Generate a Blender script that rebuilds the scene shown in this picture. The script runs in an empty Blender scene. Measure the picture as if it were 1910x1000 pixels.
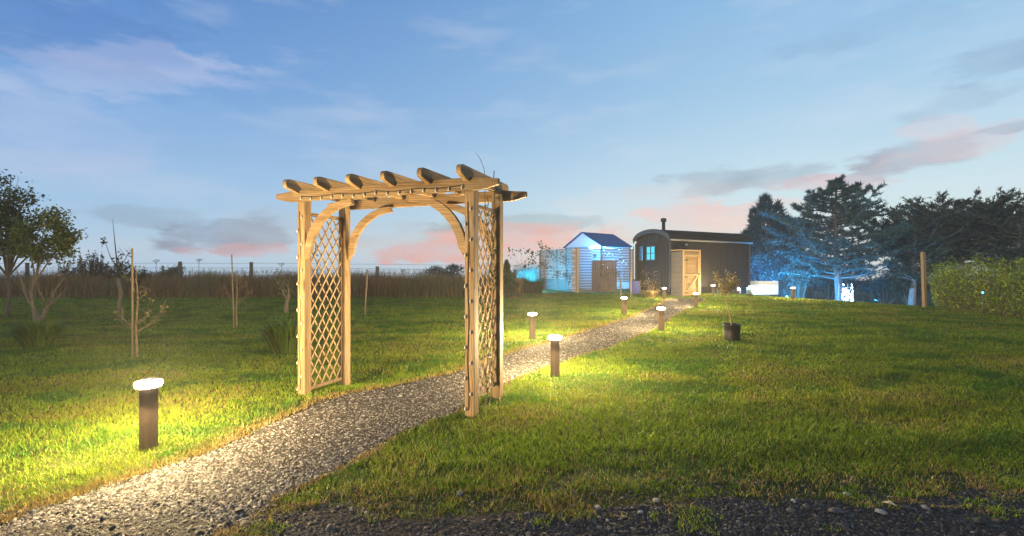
import bpy, math, random
import numpy as np
from mathutils import Vector, Matrix
S = bpy.context.scene
COL = S.collection
R = math.radians
F = 863.0          # focal length of the photograph in its own pixels
H = 1.35           # eye height

# ------------------------------------------------------------------ camera
cd = bpy.data.cameras.new('camera'); cam = bpy.data.objects.new('camera', cd); COL.objects.link(cam)
cam.location = (0, 0, H); cam.rotation_euler = (R(90), 0, 0)
cd.sensor_width = 36; cd.lens = F / 1910 * 36; cd.clip_end = 3000; cd.clip_start = 0.05
S.camera = cam
S.view_settings.view_transform = 'Standard'; S.view_settings.look = 'None'
S.view_settings.gamma = 1; S.view_settings.exposure = 0.0
S.cycles.use_denoising = True
S.cycles.max_bounces = 5; S.cycles.diffuse_bounces = 2; S.cycles.transmission_bounces = 3; S.cycles.volume_bounces = 0
S.cycles.sample_clamp_indirect = 4
SUN_EL, SUN_AZ = 6, 228     # low light from behind and left of the camera

# ------------------------------------------------------------------ world: dusk sky with clouds
W = bpy.data.worlds.new('World'); S.world = W; W.use_nodes = True
wt = W.node_tree; wt.nodes.clear()
def N(tree, kind, **kw):
    n = tree.nodes.new(kind)
    for k, v in kw.items():
        if k.startswith('i_'): n.inputs[int(k[2:])].default_value = v
        else: setattr(n, k, v)
    return n
class Ex:
    """tiny arithmetic on shader sockets"""
    def __init__(s, t, sock): s.t = t; s.s = sock
    def op(s, o, b=None, c=None):
        n = s.t.nodes.new('ShaderNodeMath'); n.operation = o
        s.t.links.new(s.s, n.inputs[0])
        for i, v in ((1, b), (2, c)):
            if v is None: continue
            if isinstance(v, Ex): s.t.links.new(v.s, n.inputs[i])
            else: n.inputs[i].default_value = v
        return Ex(s.t, n.outputs[0])
    def __add__(s, b): return s.op('ADD', b)
    def __sub__(s, b): return s.op('SUBTRACT', b)
    def __mul__(s, b): return s.op('MULTIPLY', b)
    def __truediv__(s, b): return s.op('DIVIDE', b)
def mixc(t, fac, a, b, mode='MIX'):
    n = t.nodes.new('ShaderNodeMix'); n.data_type = 'RGBA'; n.blend_type = mode
    for i, v in ((0, fac), (6, a), (7, b)):
        if isinstance(v, Ex): t.links.new(v.s, n.inputs[i])
        elif hasattr(v, 'is_linked'): t.links.new(v, n.inputs[i])
        elif isinstance(v, (int, float)): n.inputs[i].default_value = v
        else: n.inputs[i].default_value = (v[0], v[1], v[2], 1)
    return n.outputs[2]
def lin(c): return tuple(((v/255)/12.92 if v/255 <= .04045 else ((v/255+.055)/1.055)**2.4) for v in c)
def ramp(t, fac, stops, interp='LINEAR'):
    n = t.nodes.new('ShaderNodeValToRGB'); n.color_ramp.interpolation = interp
    el = n.color_ramp.elements
    while len(el) < len(stops): el.new(.5)
    for e, (p, c) in zip(el, stops):
        e.position = p; e.color = (c[0], c[1], c[2], 1) if not isinstance(c, (int, float)) else (c, c, c, 1)
    t.links.new(fac.s if isinstance(fac, Ex) else fac, n.inputs[0])
    return n.outputs[0]
tc = N(wt, 'ShaderNodeTexCoord'); sx = N(wt, 'ShaderNodeSeparateXYZ')
wt.links.new(tc.outputs['Generated'], sx.inputs[0])
X_, Y_, Z_ = (Ex(wt, sx.outputs[i]) for i in range(3))
az = X_.op('ARCTAN2', Y_)
el = Z_.op('ARCSINE')
nz = N(wt, 'ShaderNodeTexNoise'); nz.inputs['Scale'].default_value = 1.0; nz.inputs['Detail'].default_value = 6; nz.inputs['Roughness'].default_value = .58
cx = N(wt, 'ShaderNodeCombineXYZ'); a3 = (az*3.0 - el*2.0); e3 = el*12.0
wt.links.new(a3.s, cx.inputs[0]); wt.links.new(e3.s, cx.inputs[1]); wt.links.new(cx.outputs[0], nz.inputs[0])
n1 = Ex(wt, nz.outputs['Fac'])
nz2 = N(wt, 'ShaderNodeTexNoise'); nz2.inputs['Scale'].default_value = 2.3; nz2.inputs['Detail'].default_value = 5
cx2 = N(wt, 'ShaderNodeCombineXYZ'); cx2.inputs[2].default_value = 4.4
a4 = (az*4.0 + el*1.5); e4 = el*9.0
wt.links.new(a4.s, cx2.inputs[0]); wt.links.new(e4.s, cx2.inputs[1]); wt.links.new(cx2.outputs[0], nz2.inputs[0])
n2 = Ex(wt, nz2.outputs['Fac'])
nz3 = N(wt, 'ShaderNodeTexNoise'); nz3.inputs['Scale'].default_value = 1.0; nz3.inputs['Detail'].default_value = 9; nz3.inputs['Roughness'].default_value = .65
cx3 = N(wt, 'ShaderNodeCombineXYZ'); a5 = (az*14.0 - el*6.0); e5 = el*46.0; wt.links.new(a5.s, cx3.inputs[0]); wt.links.new(e5.s, cx3.inputs[1]); wt.links.new(cx3.outputs[0], nz3.inputs[0])
n3 = Ex(wt, nz3.outputs['Fac'])
ef = (el + .05) / .65
left = ramp(wt, ef, [(0, lin((176,202,222))), (.1, lin((168,202,232))), (.3, lin((136,178,224))), (.6, lin((92,144,210))), (1, lin((50,104,184)))])
right = ramp(wt, ef, [(0, lin((208,212,214))), (.1, lin((205,216,222))), (.3, lin((186,208,220))), (.6, lin((152,190,220))), (1, lin((120,172,220)))])
azf = ((az + .75) / 1.2).op('SMOOTH_MIN', 1.0, .15).op('MAXIMUM', 0.0)
sky = mixc(wt, azf, left, right)
# broad wisps
wf = ((n1 - .5) * 2.2).op('MAXIMUM', 0.0).op('MINIMUM', .35)
sky = mixc(wt, wf, sky, lin((196,206,226)))
def blob(sky, px, py, rx, ry, col, st, tilt=0.0, soft=1.0):
    A = math.atan((px-955)/F); E = math.atan((500-py)/F*math.cos(A))
    ra = rx/F*math.cos(A)**2; re = ry/F*math.cos(A)
    da = (az - A) ; de = (el - E)
    if tilt: de = de - da*tilt
    u = (da/ra) + (n2 - .5)*2.2; v = (de/re) + (n1 - .5)*2.0 + (n2 - .5)*1.2
    d = (u*u + v*v).op('SQRT') + (n3 - .5)*1.7
    k = (d*(-1.0) + 1.25).op('MAXIMUM', 0.0) / 1.25
    k = (k*(soft*2.3)).op('MINIMUM', 1.0)
    k = k * k * (k*(-2.0) + 3.0) * st * ((n2 - .2)*1.7).op('MINIMUM', 1.0).op('MAXIMUM', 0.45)
    return mixc(wt, k, sky, lin(col))
for b in [
    (90, 60, 330, 70, (72,118,186), .85, .12), (250, 130, 260, 42, (188,196,228), .75, .25), (30, 180, 200, 50, (165,185,222), .6, .2),
    (110, 250, 190, 60, (176,186,222), .6, .0), (90, 300, 170, 22, (190,192,222), .45, .1), (330, 270, 300, 90, (150,186,228), .4),
    (290, 408, 110, 22, (118,140,176), .7), (440, 438, 120, 34, (98,108,150), 1.0, .08), (455, 466, 100, 15, (214,152,160), .95, .05), (500, 420, 120, 30, (170,175,195), .5),
    (830, 440, 190, 22, (176,172,186), .6), (840, 468, 120, 20, (222,146,150), 1.0), (985, 418, 150, 18, (132,142,158), .95), (1010, 444, 165, 26, (238,150,142), 1.0), (930, 485, 150, 18, (235,170,160), .7), (740,462,100,20,(206,190,196),.5),
    (1370, 338, 170, 24, (118,128,152), .95, .02), (1290, 356, 150, 18, (196,176,186), .6), (1540, 344, 110, 22, (216,158,162), .9), (1315, 402, 130, 26, (240,166,160), .9), (1260, 425, 170, 26, (226,190,188), .6), (1180, 385, 150, 30, (214,206,212), .5),(1390,425,120,20,(236,196,190),.6),
    (1715, 290, 110, 26, (136,120,142), 1.0, .0), (1790, 270, 130, 26, (214,178,184), .8, .1), (1745, 240, 70, 24, (222,184,186), .7), (1650, 318, 90, 12, (166,160,178), .8, .2), (1885, 240, 60, 10, (138,144,168), .9), (1870, 105, 130, 32, (132,158,188), .9, .1),
    (1790, 190, 110, 24, (142,164,192), .75, .15), (1640, 50, 220, 24, (136,172,206), .6), (1540, 85, 70, 14, (136,168,202), .6), (1300, 85, 150, 26, (142,180,212), .45, .2), (430, 292, 160, 14, (136,172,212), .5)]:
    sky = blob(sky, *b)
ns = N(wt, 'ShaderNodeTexSky'); ns.sky_type = 'NISHITA'; ns.sun_disc = False
ns.sun_elevation = R(SUN_EL); ns.sun_rotation = R(SUN_AZ)
bg1 = N(wt, 'ShaderNodeBackground'); bg1.inputs[1].default_value = 0.93; wt.links.new(sky, bg1.inputs[0])
bg2 = N(wt, 'ShaderNodeBackground'); bg2.inputs[1].default_value = 0.05; wt.links.new(ns.outputs[0], bg2.inputs[0])
ad = N(wt, 'ShaderNodeAddShader'); wt.links.new(bg1.outputs[0], ad.inputs[0]); wt.links.new(bg2.outputs[0], ad.inputs[1])
wo = N(wt, 'ShaderNodeOutputWorld'); wt.links.new(ad.outputs[0], wo.inputs[0])

sl = bpy.data.lights.new('sun', 'SUN'); sl.energy = 1.4; sl.angle = R(8); sl.color = (1, .86, .60)
so = bpy.data.objects.new('sun', sl); COL.objects.link(so)
sd = Vector((math.sin(R(SUN_AZ))*math.cos(R(SUN_EL+8)), math.cos(R(SUN_AZ))*math.cos(R(SUN_EL+8)), math.sin(R(SUN_EL+8))))
so.rotation_euler = sd.to_track_quat('Z', 'Y').to_euler()

# ------------------------------------------------------------------ terrain
def T(x, y):
    x = np.asarray(x, float); y = np.asarray(y, float)
    s = (x-12)*.946 + (y-20.8)*.321
    z = -.09*np.clip(s-.5, 0, 9)
    r = np.hypot(x, y)
    z = z - .022*np.clip(r-30, 0, None)
    z = z - .09*np.exp(-((x+1.93)**2+(y-5.78)**2)/(2*.30**2))
    z = z + .012*np.sin(x*1.3+.5*y)*np.sin(y*.9-.3*x) + .02*np.sin(x*.45+1)*np.sin(y*.5)*np.clip((r-6)/6, 0, 1)
    return z
def tz(x, y): return float(T(x, y))
def G(px, py):
    Y = F*H/(py-500); return ((px-955)/F*Y, Y)
def at(px, py, Y): return Vector(((px-955)/F*Y, Y, H+(500-py)*Y/F))
rs = np.random.RandomState(7)
rnd = random.Random(11)
LE = [(0,975),(130,935),(260,890),(390,845),(500,797),(600,752),(650,736),(700,726),(850,695),(940,665),(1000,645),(1060,628),(1130,607),(1180,593),(1230,571),(1246,560)]
RE = [(490,948),(560,905),(640,870),(690,840),(750,805),(800,785),(850,765),(900,736),(945,712),(1000,690),(1080,665),(1150,641),(1210,618),(1240,600),(1266,584),(1292,571),(1315,558.5)]
LEw = np.array([G(*p) for p in LE]); REw = np.array([G(*p) for p in RE])
LEw = np.vstack([[-2.9, 1.2], LEw]); REw = np.vstack([[-1.7, 1.2], [-1.5, 2.3], REw])
def vnoise(x, y, seed=0):
    x = np.asarray(x, float); y = np.asarray(y, float)
    xi = np.floor(x).astype(int); yi = np.floor(y).astype(int); fx = x-xi; fy = y-yi
    fx = fx*fx*(3-2*fx); fy = fy*fy*(3-2*fy)
    def h(a, b):
        n = (a*374761393 + b*668265263 + seed*1274126177) & 0x7fffffff
        n = ((n ^ (n >> 13))*1274126177) & 0x7fffffff
        return ((n ^ (n >> 16)) & 0xffff)/65535.
    return (h(xi,yi)*(1-fx)+h(xi+1,yi)*fx)*(1-fy) + (h(xi,yi+1)*(1-fx)+h(xi+1,yi+1)*fx)*fy
def fbm(x, y, s=0): return .55*vnoise(x,y,s)+.3*vnoise(2.1*x,2.1*y,s+1)+.15*vnoise(4.3*x,4.3*y,s+2)
def pathd(x, y):   # >0 inside the path (metres from the nearer edge)
    l = np.interp(y, LEw[:,1], LEw[:,0]); r = np.interp(y, REw[:,1], REw[:,0])
    d = np.minimum(x-l, r-x) + (fbm(x*3, y*3, 5)-.5)*.16
    return np.where(y > 20.3, -1, d)
def roadd(x, y):   # >0 inside the road at the near edge
    e = 2.56 + .16*np.clip(x/3, -1, 2.2) + (fbm(x*2, y*2, 9)-.5)*.42
    return e - y

# ------------------------------------------------------------------ materials
def mat(name, col=(.5,.5,.5), rough=.8, metal=0, nscale=0, ncol=None, stretch=(1,1,1), bump=0, attr=False, emit=None, est=0, trans=0, spec=.3, coord='Object', tint=None, knots=False):
    m = bpy.data.materials.new(name); m.use_nodes = True; t = m.node_tree; t.nodes.clear()
    out = N(t, 'ShaderNodeOutputMaterial'); b = N(t, 'ShaderNodeBsdfPrincipled')
    b.inputs['Roughness'].default_value = rough; b.inputs['Metallic'].default_value = metal
    b.inputs['Specular IOR Level'].default_value = spec
    c = None
    if attr:
        a = N(t, 'ShaderNodeAttribute', attribute_name='col'); c = a.outputs['Color']
    if nscale:
        tcn = N(t, 'ShaderNodeTexCoord'); mp = N(t, 'ShaderNodeMapping'); mp.inputs['Scale'].default_value = stretch
        t.links.new(tcn.outputs[coord], mp.inputs[0])
        no = N(t, 'ShaderNodeTexNoise'); no.inputs['Scale'].default_value = nscale; no.inputs['Detail'].default_value = 8; no.inputs['Roughness'].default_value = .6
        t.links.new(mp.outputs[0], no.inputs[0])
        fac = ramp(t, no.outputs['Fac'], [(.32, 0), (.68, 1)])
        c = mixc(t, fac, c if c is not None else col, ncol if ncol else tuple(v*.55 for v in col))
        if knots:
            vo = N(t, 'ShaderNodeTexVoronoi'); vo.inputs['Scale'].default_value = 3.6
            mp2 = N(t, 'ShaderNodeMapping'); mp2.inputs['Scale'].default_value = tuple(.55 if v < .5 else 2.2 for v in stretch)
            t.links.new(tcn.outputs[coord], mp2.inputs[0]); t.links.new(mp2.outputs[0], vo.inputs[0])
            kf = ramp(t, vo.outputs['Distance'], [(.09, 1), (.17, 0)])
            c = mixc(t, kf, c, (.13,.055,.015))
            wv = N(t, 'ShaderNodeTexWave'); wv.inputs['Scale'].default_value = 9; wv.inputs['Distortion'].default_value = 7; wv.inputs['Detail'].default_value = 3
            wv.bands_direction = 'DIAGONAL'
            t.links.new(mp.outputs[0], wv.inputs[0])
            c = mixc(t, .38, c, wv.outputs['Color'], 'MULTIPLY')
            oi = N(t, 'ShaderNodeObjectInfo'); rr = ramp(t, oi.outputs['Random'], [(0, .62), (1, 1.0)]); c = mixc(t, 1.0, c, rr, 'MULTIPLY')
            n5 = N(t, 'ShaderNodeTexNoise'); n5.inputs['Scale'].default_value = 2.2; n5.inputs['Detail'].default_value = 4; t.links.new(tcn.outputs[coord], n5.inputs[0])
            c = mixc(t, Ex(t, ramp(t, n5.outputs['Fac'], [(.5, 0), (.72, .55)])), c, (.20,.165,.12))
        if bump:
            bp = N(t, 'ShaderNodeBump'); bp.inputs['Strength'].default_value = bump; bp.inputs['Distance'].default_value = .01
            t.links.new(no.outputs['Fac'], bp.inputs['Height']); t.links.new(bp.outputs[0], b.inputs['Normal'])
    if c is None: b.inputs['Base Color'].default_value = (*col, 1)
    else: t.links.new(c, b.inputs['Base Color'])
    if emit:
        b.inputs['Emission Color'].default_value = (*emit, 1); b.inputs['Emission Strength'].default_value = est
    sh = b.outputs[0]
    if trans:
        tr = N(t, 'ShaderNodeBsdfTranslucent')
        if c is None: tr.inputs[0].default_value = (*col, 1)
        else: t.links.new(c, tr.inputs[0])
        mx = N(t, 'ShaderNodeMixShader'); mx.inputs[0].default_value = trans
        t.links.new(sh, mx.inputs[1]); t.links.new(tr.outputs[0], mx.inputs[2]); sh = mx.outputs[0]
    t.links.new(sh, out.inputs[0])
    return m
def woodm(name, ax, col, dark, scale=6, **k):
    st = [3.2, 3.2, 3.2]; st['xyz'.index(ax)] = .18
    return mat(name, col, .75, nscale=scale, ncol=dark, stretch=tuple(st), bump=.35, **k)
PINE, PINED = (.40,.265,.13), (.20,.115,.05)
M = {
 'wood_z': woodm('pine upright', 'z', PINE, PINED, knots=True), 'wood_x': woodm('pine along x', 'x', PINE, PINED, knots=True),
 'wood_y': woodm('pine along y', 'y', PINE, PINED, knots=True), 'lath': woodm('lath', 'z', (.40,.28,.15), (.27,.17,.08)),
 'postw': woodm('weathered post', 'z', (.11,.075,.052), (.05,.034,.025)), 'stake': woodm('stake wood', 'z', (.20,.15,.09), (.12,.085,.05)),
 'fencepost': woodm('old fence post', 'z', (.13,.11,.085), (.06,.05,.04)),
 'slat': woodm('slat wood', 'x', (.17,.15,.13), (.10,.085,.07)), 'slatwarm': woodm('slat wood warm', 'x', (.46,.31,.15), (.32,.19,.08)),
 'slatz': woodm('frame warm', 'z', (.52,.36,.18), (.36,.23,.10)),
 'gatew': woodm('dark gate boards', 'z', (.17,.12,.09), (.08,.055,.04)),
 'black': mat('black plastic', (.012,.012,.014), .4), 'cable': mat('cable', (.02,.015,.01), .6),
 'bulb': mat('frosted bulb', (.42,.39,.33), .2, emit=(1,.9,.7), est=.03), 'metal': mat('galvanised', (.3,.31,.33), .5, .8),
 'iron': mat('black iron', (.02,.02,.02), .5, .5),
 'cap': mat('lamp cap', (.05,.045,.04), .5, .3), 'lamp': mat('lamp glow', (1,1,1), .5, emit=(1,.86,.62), est=14),
 'clad': mat('painted corrugated cladding', (.017,.015,.016), .6, nscale=3, ncol=(.010,.009,.010), stretch=(1,1,.3), spec=.2),
 'roof': mat('bitumen roof', (.009,.009,.010), .9, nscale=14, ncol=(.015,.015,.016), spec=.1), 'trim': mat('grey trim', (.035,.038,.046), .5),
 'gutter': mat('gutter', (.18,.18,.18), .5), 'tyre': mat('cast iron wheel', (.06,.05,.045), .6, .3), 'hub': mat('rust', (.12,.08,.05), .6, .3),
 'winlit': mat('window lit cyan', (.02,.1,.12), .2, emit=(.03,.55,.85), est=1.3),
 'canvas': mat('white canvas', (.75,.78,.80), .7, trans=.5), 'canvasd': mat('blue roof sheet', (.03,.11,.26), .55, nscale=5, ncol=(.02,.07,.18), trans=.35),
 'led': mat('blue white led', (1,1,1), .5, emit=(.35,.85,1), est=22), 'ledw': mat('white flood', (1,1,1), .5, emit=(.55,.8,1), est=30),
 'lens': mat('flood lens', (.1,.3,.5), .3, emit=(.1,.6,1), est=1.2),
 'white': mat('white boards', (.72,.74,.72), .6, nscale=3, ncol=(.6,.62,.60), stretch=(.4,3,3)),
 'blue': mat('blue bin plastic', (.03,.05,.30), .4), 'soil': mat('soil', (.04,.03,.02), .9), 
 'bark': mat('bark', (.11,.085,.06), .9, nscale=14, ncol=(.05,.038,.028), stretch=(2,2,.5), bump=.6),
 'barkl': mat('pale bark', (.20,.155,.10), .9, nscale=14, ncol=(.10,.075,.05), stretch=(2,2,.5), bump=.6),
 'barkg': mat('grey bark', (.22,.21,.20), .9, nscale=10, ncol=(.12,.11,.10), stretch=(2,2,.5), bump=.6),
 'barkgd': mat('dark grey bark', (.10,.10,.095), .9, nscale=10, ncol=(.06,.055,.05), stretch=(2,2,.5), bump=.6),
 'leaf': mat('leaf', attr=True, rough=.55, trans=.25), 'needle': mat('needles', attr=True, rough=.6, trans=.1),
 'grassb': mat('grass blades', attr=True, rough=.6, trans=.3, spec=.2), 'stone': mat('gravel stone', attr=True, rough=.85, spec=.25),
}
def mkground(name, c1, c2, c3, scale):
    m = bpy.data.materials.new(name); m.use_nodes = True; t = m.node_tree; t.nodes.clear()
    out = N(t, 'ShaderNodeOutputMaterial'); b = N(t, 'ShaderNodeBsdfPrincipled'); b.inputs['Roughness'].default_value = .95; b.inputs['Specular IOR Level'].default_value = .1
    tcn = N(t, 'ShaderNodeTexCoord')
    def noi(sc, d=6):
        n = N(t, 'ShaderNodeTexNoise'); n.inputs['Scale'].default_value = sc; n.inputs['Detail'].default_value = d; n.inputs['Roughness'].default_value = .65
        t.links.new(tcn.outputs['Object'], n.inputs[0]); return n.outputs['Fac']
    c = mixc(t, Ex(t, ramp(t, noi(.55), [(.35, 0), (.68, 1)])), c1, c2)
    c = mixc(t, Ex(t, ramp(t, noi(scale), [(.4, 0), (.65, 1)])), c, c3)
    t.links.new(c, b.inputs['Base Color'])
    bp = N(t, 'ShaderNodeBump'); bp.inputs['Strength'].default_value = .8; bp.inputs['Distance'].default_value = .03
    t.links.new(noi(scale*2), bp.inputs['Height']); t.links.new(bp.outputs[0], b.inputs['Normal'])
    t.links.new(b.outputs[0], out.inputs[0]); return m
M['lawn'] = mkground('lawn soil and thatch', (.045,.062,.012), (.085,.075,.024), (.035,.052,.010), 22)
M['pathg'] = mkground('path gravel bed', (.035,.030,.026), (.052,.044,.037), (.016,.014,.012), 38)
M['roadg'] = mkground('road dirt', (.036,.030,.026), (.058,.045,.036), (.018,.016,.014), 26)

# ------------------------------------------------------------------ object helpers
def link(name, me, parent=None):
    o = bpy.data.objects.new(name, me); COL.objects.link(o)
    if parent: o.parent = parent
    return o
def tag(o, label=None, cat=None, group=None, kind=None):
    for k, v in (('label', label), ('category', cat), ('group', group), ('kind', kind)):
        if v: o[k] = v
    return o
def thing(name, label, cat, loc=(0,0,0), rz=0, group=None):
    o = link(name, None); o.location = loc; o.rotation_euler = (0, 0, rz); o.empty_display_size = .2
    return tag(o, label, cat, group)
def npmesh(name, V, faces_n, idx, m, parent=None, col=None):
    """V (n,3); faces_n loop totals; idx flat loop indices; col (n,3)"""
    me = bpy.data.meshes.new(name)
    me.vertices.add(len(V)); me.vertices.foreach_set('co', np.ascontiguousarray(V, 'f').ravel())
    me.loops.add(len(idx)); me.loops.foreach_set('vertex_index', np.ascontiguousarray(idx, 'i'))
    me.polygons.add(len(faces_n)); st = np.concatenate([[0], np.cumsum(faces_n)[:-1]])
    me.polygons.foreach_set('loop_start', st.astype('i')); me.polygons.foreach_set('loop_total', np.asarray(faces_n, 'i'))
    me.update(calc_edges=True)
    if col is not None:
        a = me.color_attributes.new('col', 'FLOAT_COLOR', 'POINT')
        a.data.foreach_set('color', np.concatenate([col, np.ones((len(col), 1))], 1).astype('f').ravel())
    me.materials.append(m)
    return link(name, me, parent)
class MB:
    def __init__(s): s.v = []; s.f = []
    def add(s, vs, fs):
        o = len(s.v); s.v += [tuple(p) for p in vs]; s.f += [tuple(i+o for i in f) for f in fs]; return s
    def box(s, c, d, mtx=None):
        hx, hy, hz = d[0]/2, d[1]/2, d[2]/2
        vs = [Vector((sx*hx, sy*hy, sz*hz)) for sz in (-1,1) for sy in (-1,1) for sx in (-1,1)]
        if mtx is not None: vs = [mtx @ p for p in vs]
        c = Vector(c)
        return s.add([p+c for p in vs], [(0,2,3,1),(4,5,7,6),(0,1,5,4),(1,3,7,5),(3,2,6,7),(2,0,4,6)])
    def bar(s, a, b, w, t, up=(0,0,1)):
        a, b = Vector(a), Vector(b); d = b-a; L = d.length; x = d.normalized(); y = Vector(up).cross(x)
        if y.length < 1e-4: y = Vector((0,1,0)).cross(x)
        y.normalize(); z = x.cross(y)
        return s.box((a+b)/2, (L, t, w), Matrix((x, y, z)).transposed())
    def tube(s, pts, rad, n=6, cap=True):
        pts = [Vector(p) for p in pts]; k = len(pts)
        if isinstance(rad, (int, float)): rad = [rad]*k
        vs = []; u = None
        for i, p in enumerate(pts):
            d = (pts[min(i+1,k-1)] - pts[max(i-1,0)])
            d = d.normalized() if d.length > 1e-9 else Vector((0,0,1))
            if u is None: u = d.orthogonal().normalized()
            u = (u - d*u.dot(d))
            u = u.normalized() if u.length > 1e-6 else d.orthogonal().normalized()
            w = d.cross(u)
            vs += [p + (u*math.cos(2*math.pi*j/n) + w*math.sin(2*math.pi*j/n))*rad[i] for j in range(n)]
        fs = [(i*n+j, i*n+(j+1)%n, (i+1)*n+(j+1)%n, (i+1)*n+j) for i in range(k-1) for j in range(n)]
        if cap: fs += [tuple(range(n))[::-1], tuple((k-1)*n+j for j in range(n))]
        return s.add(vs, fs)
    def lathe(s, prof, n=16, c=(0,0,0)):
        c = Vector(c); vs = [c+Vector((r*math.cos(2*math.pi*j/n), r*math.sin(2*math.pi*j/n), z)) for r, z in prof for j in range(n)]
        k = len(prof)
        fs = [(i*n+j, i*n+(j+1)%n, (i+1)*n+(j+1)%n, (i+1)*n+j) for i in range(k-1) for j in range(n)]
        fs += [tuple(range(n))[::-1], tuple((k-1)*n+j for j in range(n))]
        return s.add(vs, fs)
    def prism(s, outline, p0, ax, ay, thick):
        """flat outline of (u,v) in plane (ax, ay) extruded +-thick/2 along the normal"""
        ax, ay, p0 = Vector(ax), Vector(ay), Vector(p0); nrm = ax.cross(ay).normalized(); n = len(outline)
        vs = [p0+ax*u+ay*v+nrm*(sg*thick/2) for sg in (-1, 1) for u, v in outline]
        return s.add(vs, [tuple(range(n))[::-1], tuple(range(n, 2*n))] + [(i, (i+1)%n, n+(i+1)%n, n+i) for i in range(n)])
    def build(s, name, m, parent=None, smooth=False, bevel=0):
        me = bpy.data.meshes.new(name); me.from_pydata(s.v, [], s.f); me.update()
        if smooth: me.polygons.foreach_set('use_smooth', [True]*len(me.polygons))
        me.materials.append(m); o = link(name, me, parent)
        if bevel:
            b = o.modifiers.new('bevel', 'BEVEL'); b.width = bevel; b.segments = 2; b.limit_method = 'ANGLE'
        return o
def copy_tree(o, parent=None):
    c = o.copy(); COL.objects.link(c); c.parent = parent
    for ch in list(o.children): copy_tree(ch, c)
    return c

# ------------------------------------------------------------------ ground sheet
def sp(a): return np.sign(a)*(np.abs(a)**3)
gu = np.linspace(-1, 1, 321); gx = sp(gu)*1300 + gu*30
gv = np.linspace(-.25, 1, 300); gy = sp(gv)*1300 + gv*36 + 2
GX, GY = np.meshgrid(gx, gy); GZ = T(GX, GY)
V = np.stack([GX, GY, GZ], -1).reshape(-1, 3)
ny, nx = GX.shape
ii = (np.arange(ny-1)[:,None]*nx + np.arange(nx-1)[None]).ravel()
idx = np.stack([ii, ii+1, ii+nx+1, ii+nx], -1).ravel()
g = npmesh('lawn', V, np.full(len(ii), 4), idx, M['lawn']); tag(g, 'rough mown grass lawn rising gently to the hut', kind='structure')
# path sheet
ys = np.concatenate([np.arange(1.2, 8, .06), np.arange(8, 20.31, .15)])
L_ = np.interp(ys, LEw[:,1], LEw[:,0]) + (fbm(ys*3, ys*0, 3)-.5)*.12; R_ = np.interp(ys, REw[:,1], REw[:,0]) + (fbm(ys*3, ys*0+9, 3)-.5)*.12
k = 12; tt = np.linspace(0, 1, k); PX = L_[:,None]*(1-tt)+R_[:,None]*tt; PY = ys[:,None]+0*tt
V = np.stack([PX, PY, T(PX, PY)+.005], -1).reshape(-1, 3)
ii = (np.arange(len(ys)-1)[:,None]*k + np.arange(k-1)[None]).ravel()
p = npmesh('path', V, np.full(len(ii), 4), np.stack([ii, ii+1, ii+k+1, ii+k], -1).ravel(), M['pathg']); tag(p, 'winding gravel path leading through the arch to the hut', kind='structure')
xs = np.linspace(-30, 30, 700); yy = np.linspace(-14, 0, 12)
far = 2.56 + .16*np.clip(xs/3, -1, 2.2) + (fbm(xs*2, xs*0+5, 9)-.5)*.3
PX = xs[:,None]+0*yy; tt = np.linspace(0, 1, 14)**.6; PX = xs[:,None]+0*tt; PY = -12*(1-tt)+far[:,None]*tt
V = np.stack([PX, PY, T(PX, PY)+.010], -1).reshape(-1, 3); k = 14
ii = (np.arange(len(xs)-1)[:,None]*k + np.arange(k-1)[None]).ravel()
p = npmesh('road', V, np.full(len(ii), 4), np.stack([ii, ii+k, ii+k+1, ii+1], -1).ravel(), M['roadg']); tag(p, 'dark stony track along the near edge of the lawn', kind='structure')

# ------------------------------------------------------------------ gravel stones (uncountable)
def stones(name, x, y, size, col, label, zoff=0):
    n = len(x); z = T(x, y)+zoff
    base = np.array([(1,0,0),(.35,.9,.1),(-.8,.55,0),(-.75,-.6,.1),(.4,-.9,0),(.15,.1,.62),(-.3,-.1,.5)])
    F_ = [(0,1,5),(1,2,6),(1,6,5),(2,3,6),(3,4,6),(4,5,6),(4,0,5)]
    th = rs.rand(n)*6.28; c, s = np.cos(th), np.sin(th)
    sc = size[:,None]*(.65+.7*rs.rand(n,3)); B = base[None]*sc[:,None,:]*(1+.35*(rs.rand(n,7,3)-.5))
    tl = (rs.rand(n)-.5)*.9
    Bz = B[...,2]+B[...,0]*tl[:,None]
    V = np.stack([B[...,0]*c[:,None]-B[...,1]*s[:,None]+x[:,None], B[...,0]*s[:,None]+B[...,1]*c[:,None]+y[:,None], Bz+z[:,None]], -1)
    ff = np.array(F_)[None]+7*np.arange(n)[:,None,None]
    o = npmesh(name, V.reshape(-1,3), np.full(n*7, 3), ff.ravel(), M['stone'], col=np.repeat(col, 7, 0))
    return tag(o, label, kind='stuff')
def scatter(n, y0, y1, pw, spread=1.18, x0=None, x1=None):
    """random points in the camera's ground area, density ~ 1/Y^pw"""
    u = rs.rand(n); e = 2-pw
    Y = (y0**e + u*(y1**e-y0**e))**(1/e) if abs(e) > 1e-6 else y0*(y1/y0)**u
    X = (rs.rand(n)*2-1)*spread*Y
    return X, Y
X, Y = scatter(420000, 1.9, 20.2, 1.7, 1.12)
d = pathd(X, Y); keep = (d > 0) | ((d > -.07) & (rs.rand(len(X)) < .25)); keep &= ((roadd(X, Y) < .1)|(rs.rand(len(X))<.35))
X, Y = X[keep], Y[keep]
sz = (.0050 + .0085*rs.rand(len(X))**2.5 + .009*(rs.rand(len(X)) > .992))*(1+.05*np.clip(Y-3, 0, 12))
gcol = (.036+.24*rs.rand(len(X))**1.7)[:,None]*np.array([1.0,.91,.82])[None]*(1+.12*(rs.rand(len(X),3)-.5))
stones('path_gravel', X, Y, sz, gcol, 'loose grey gravel covering the winding path', .004)
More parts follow.
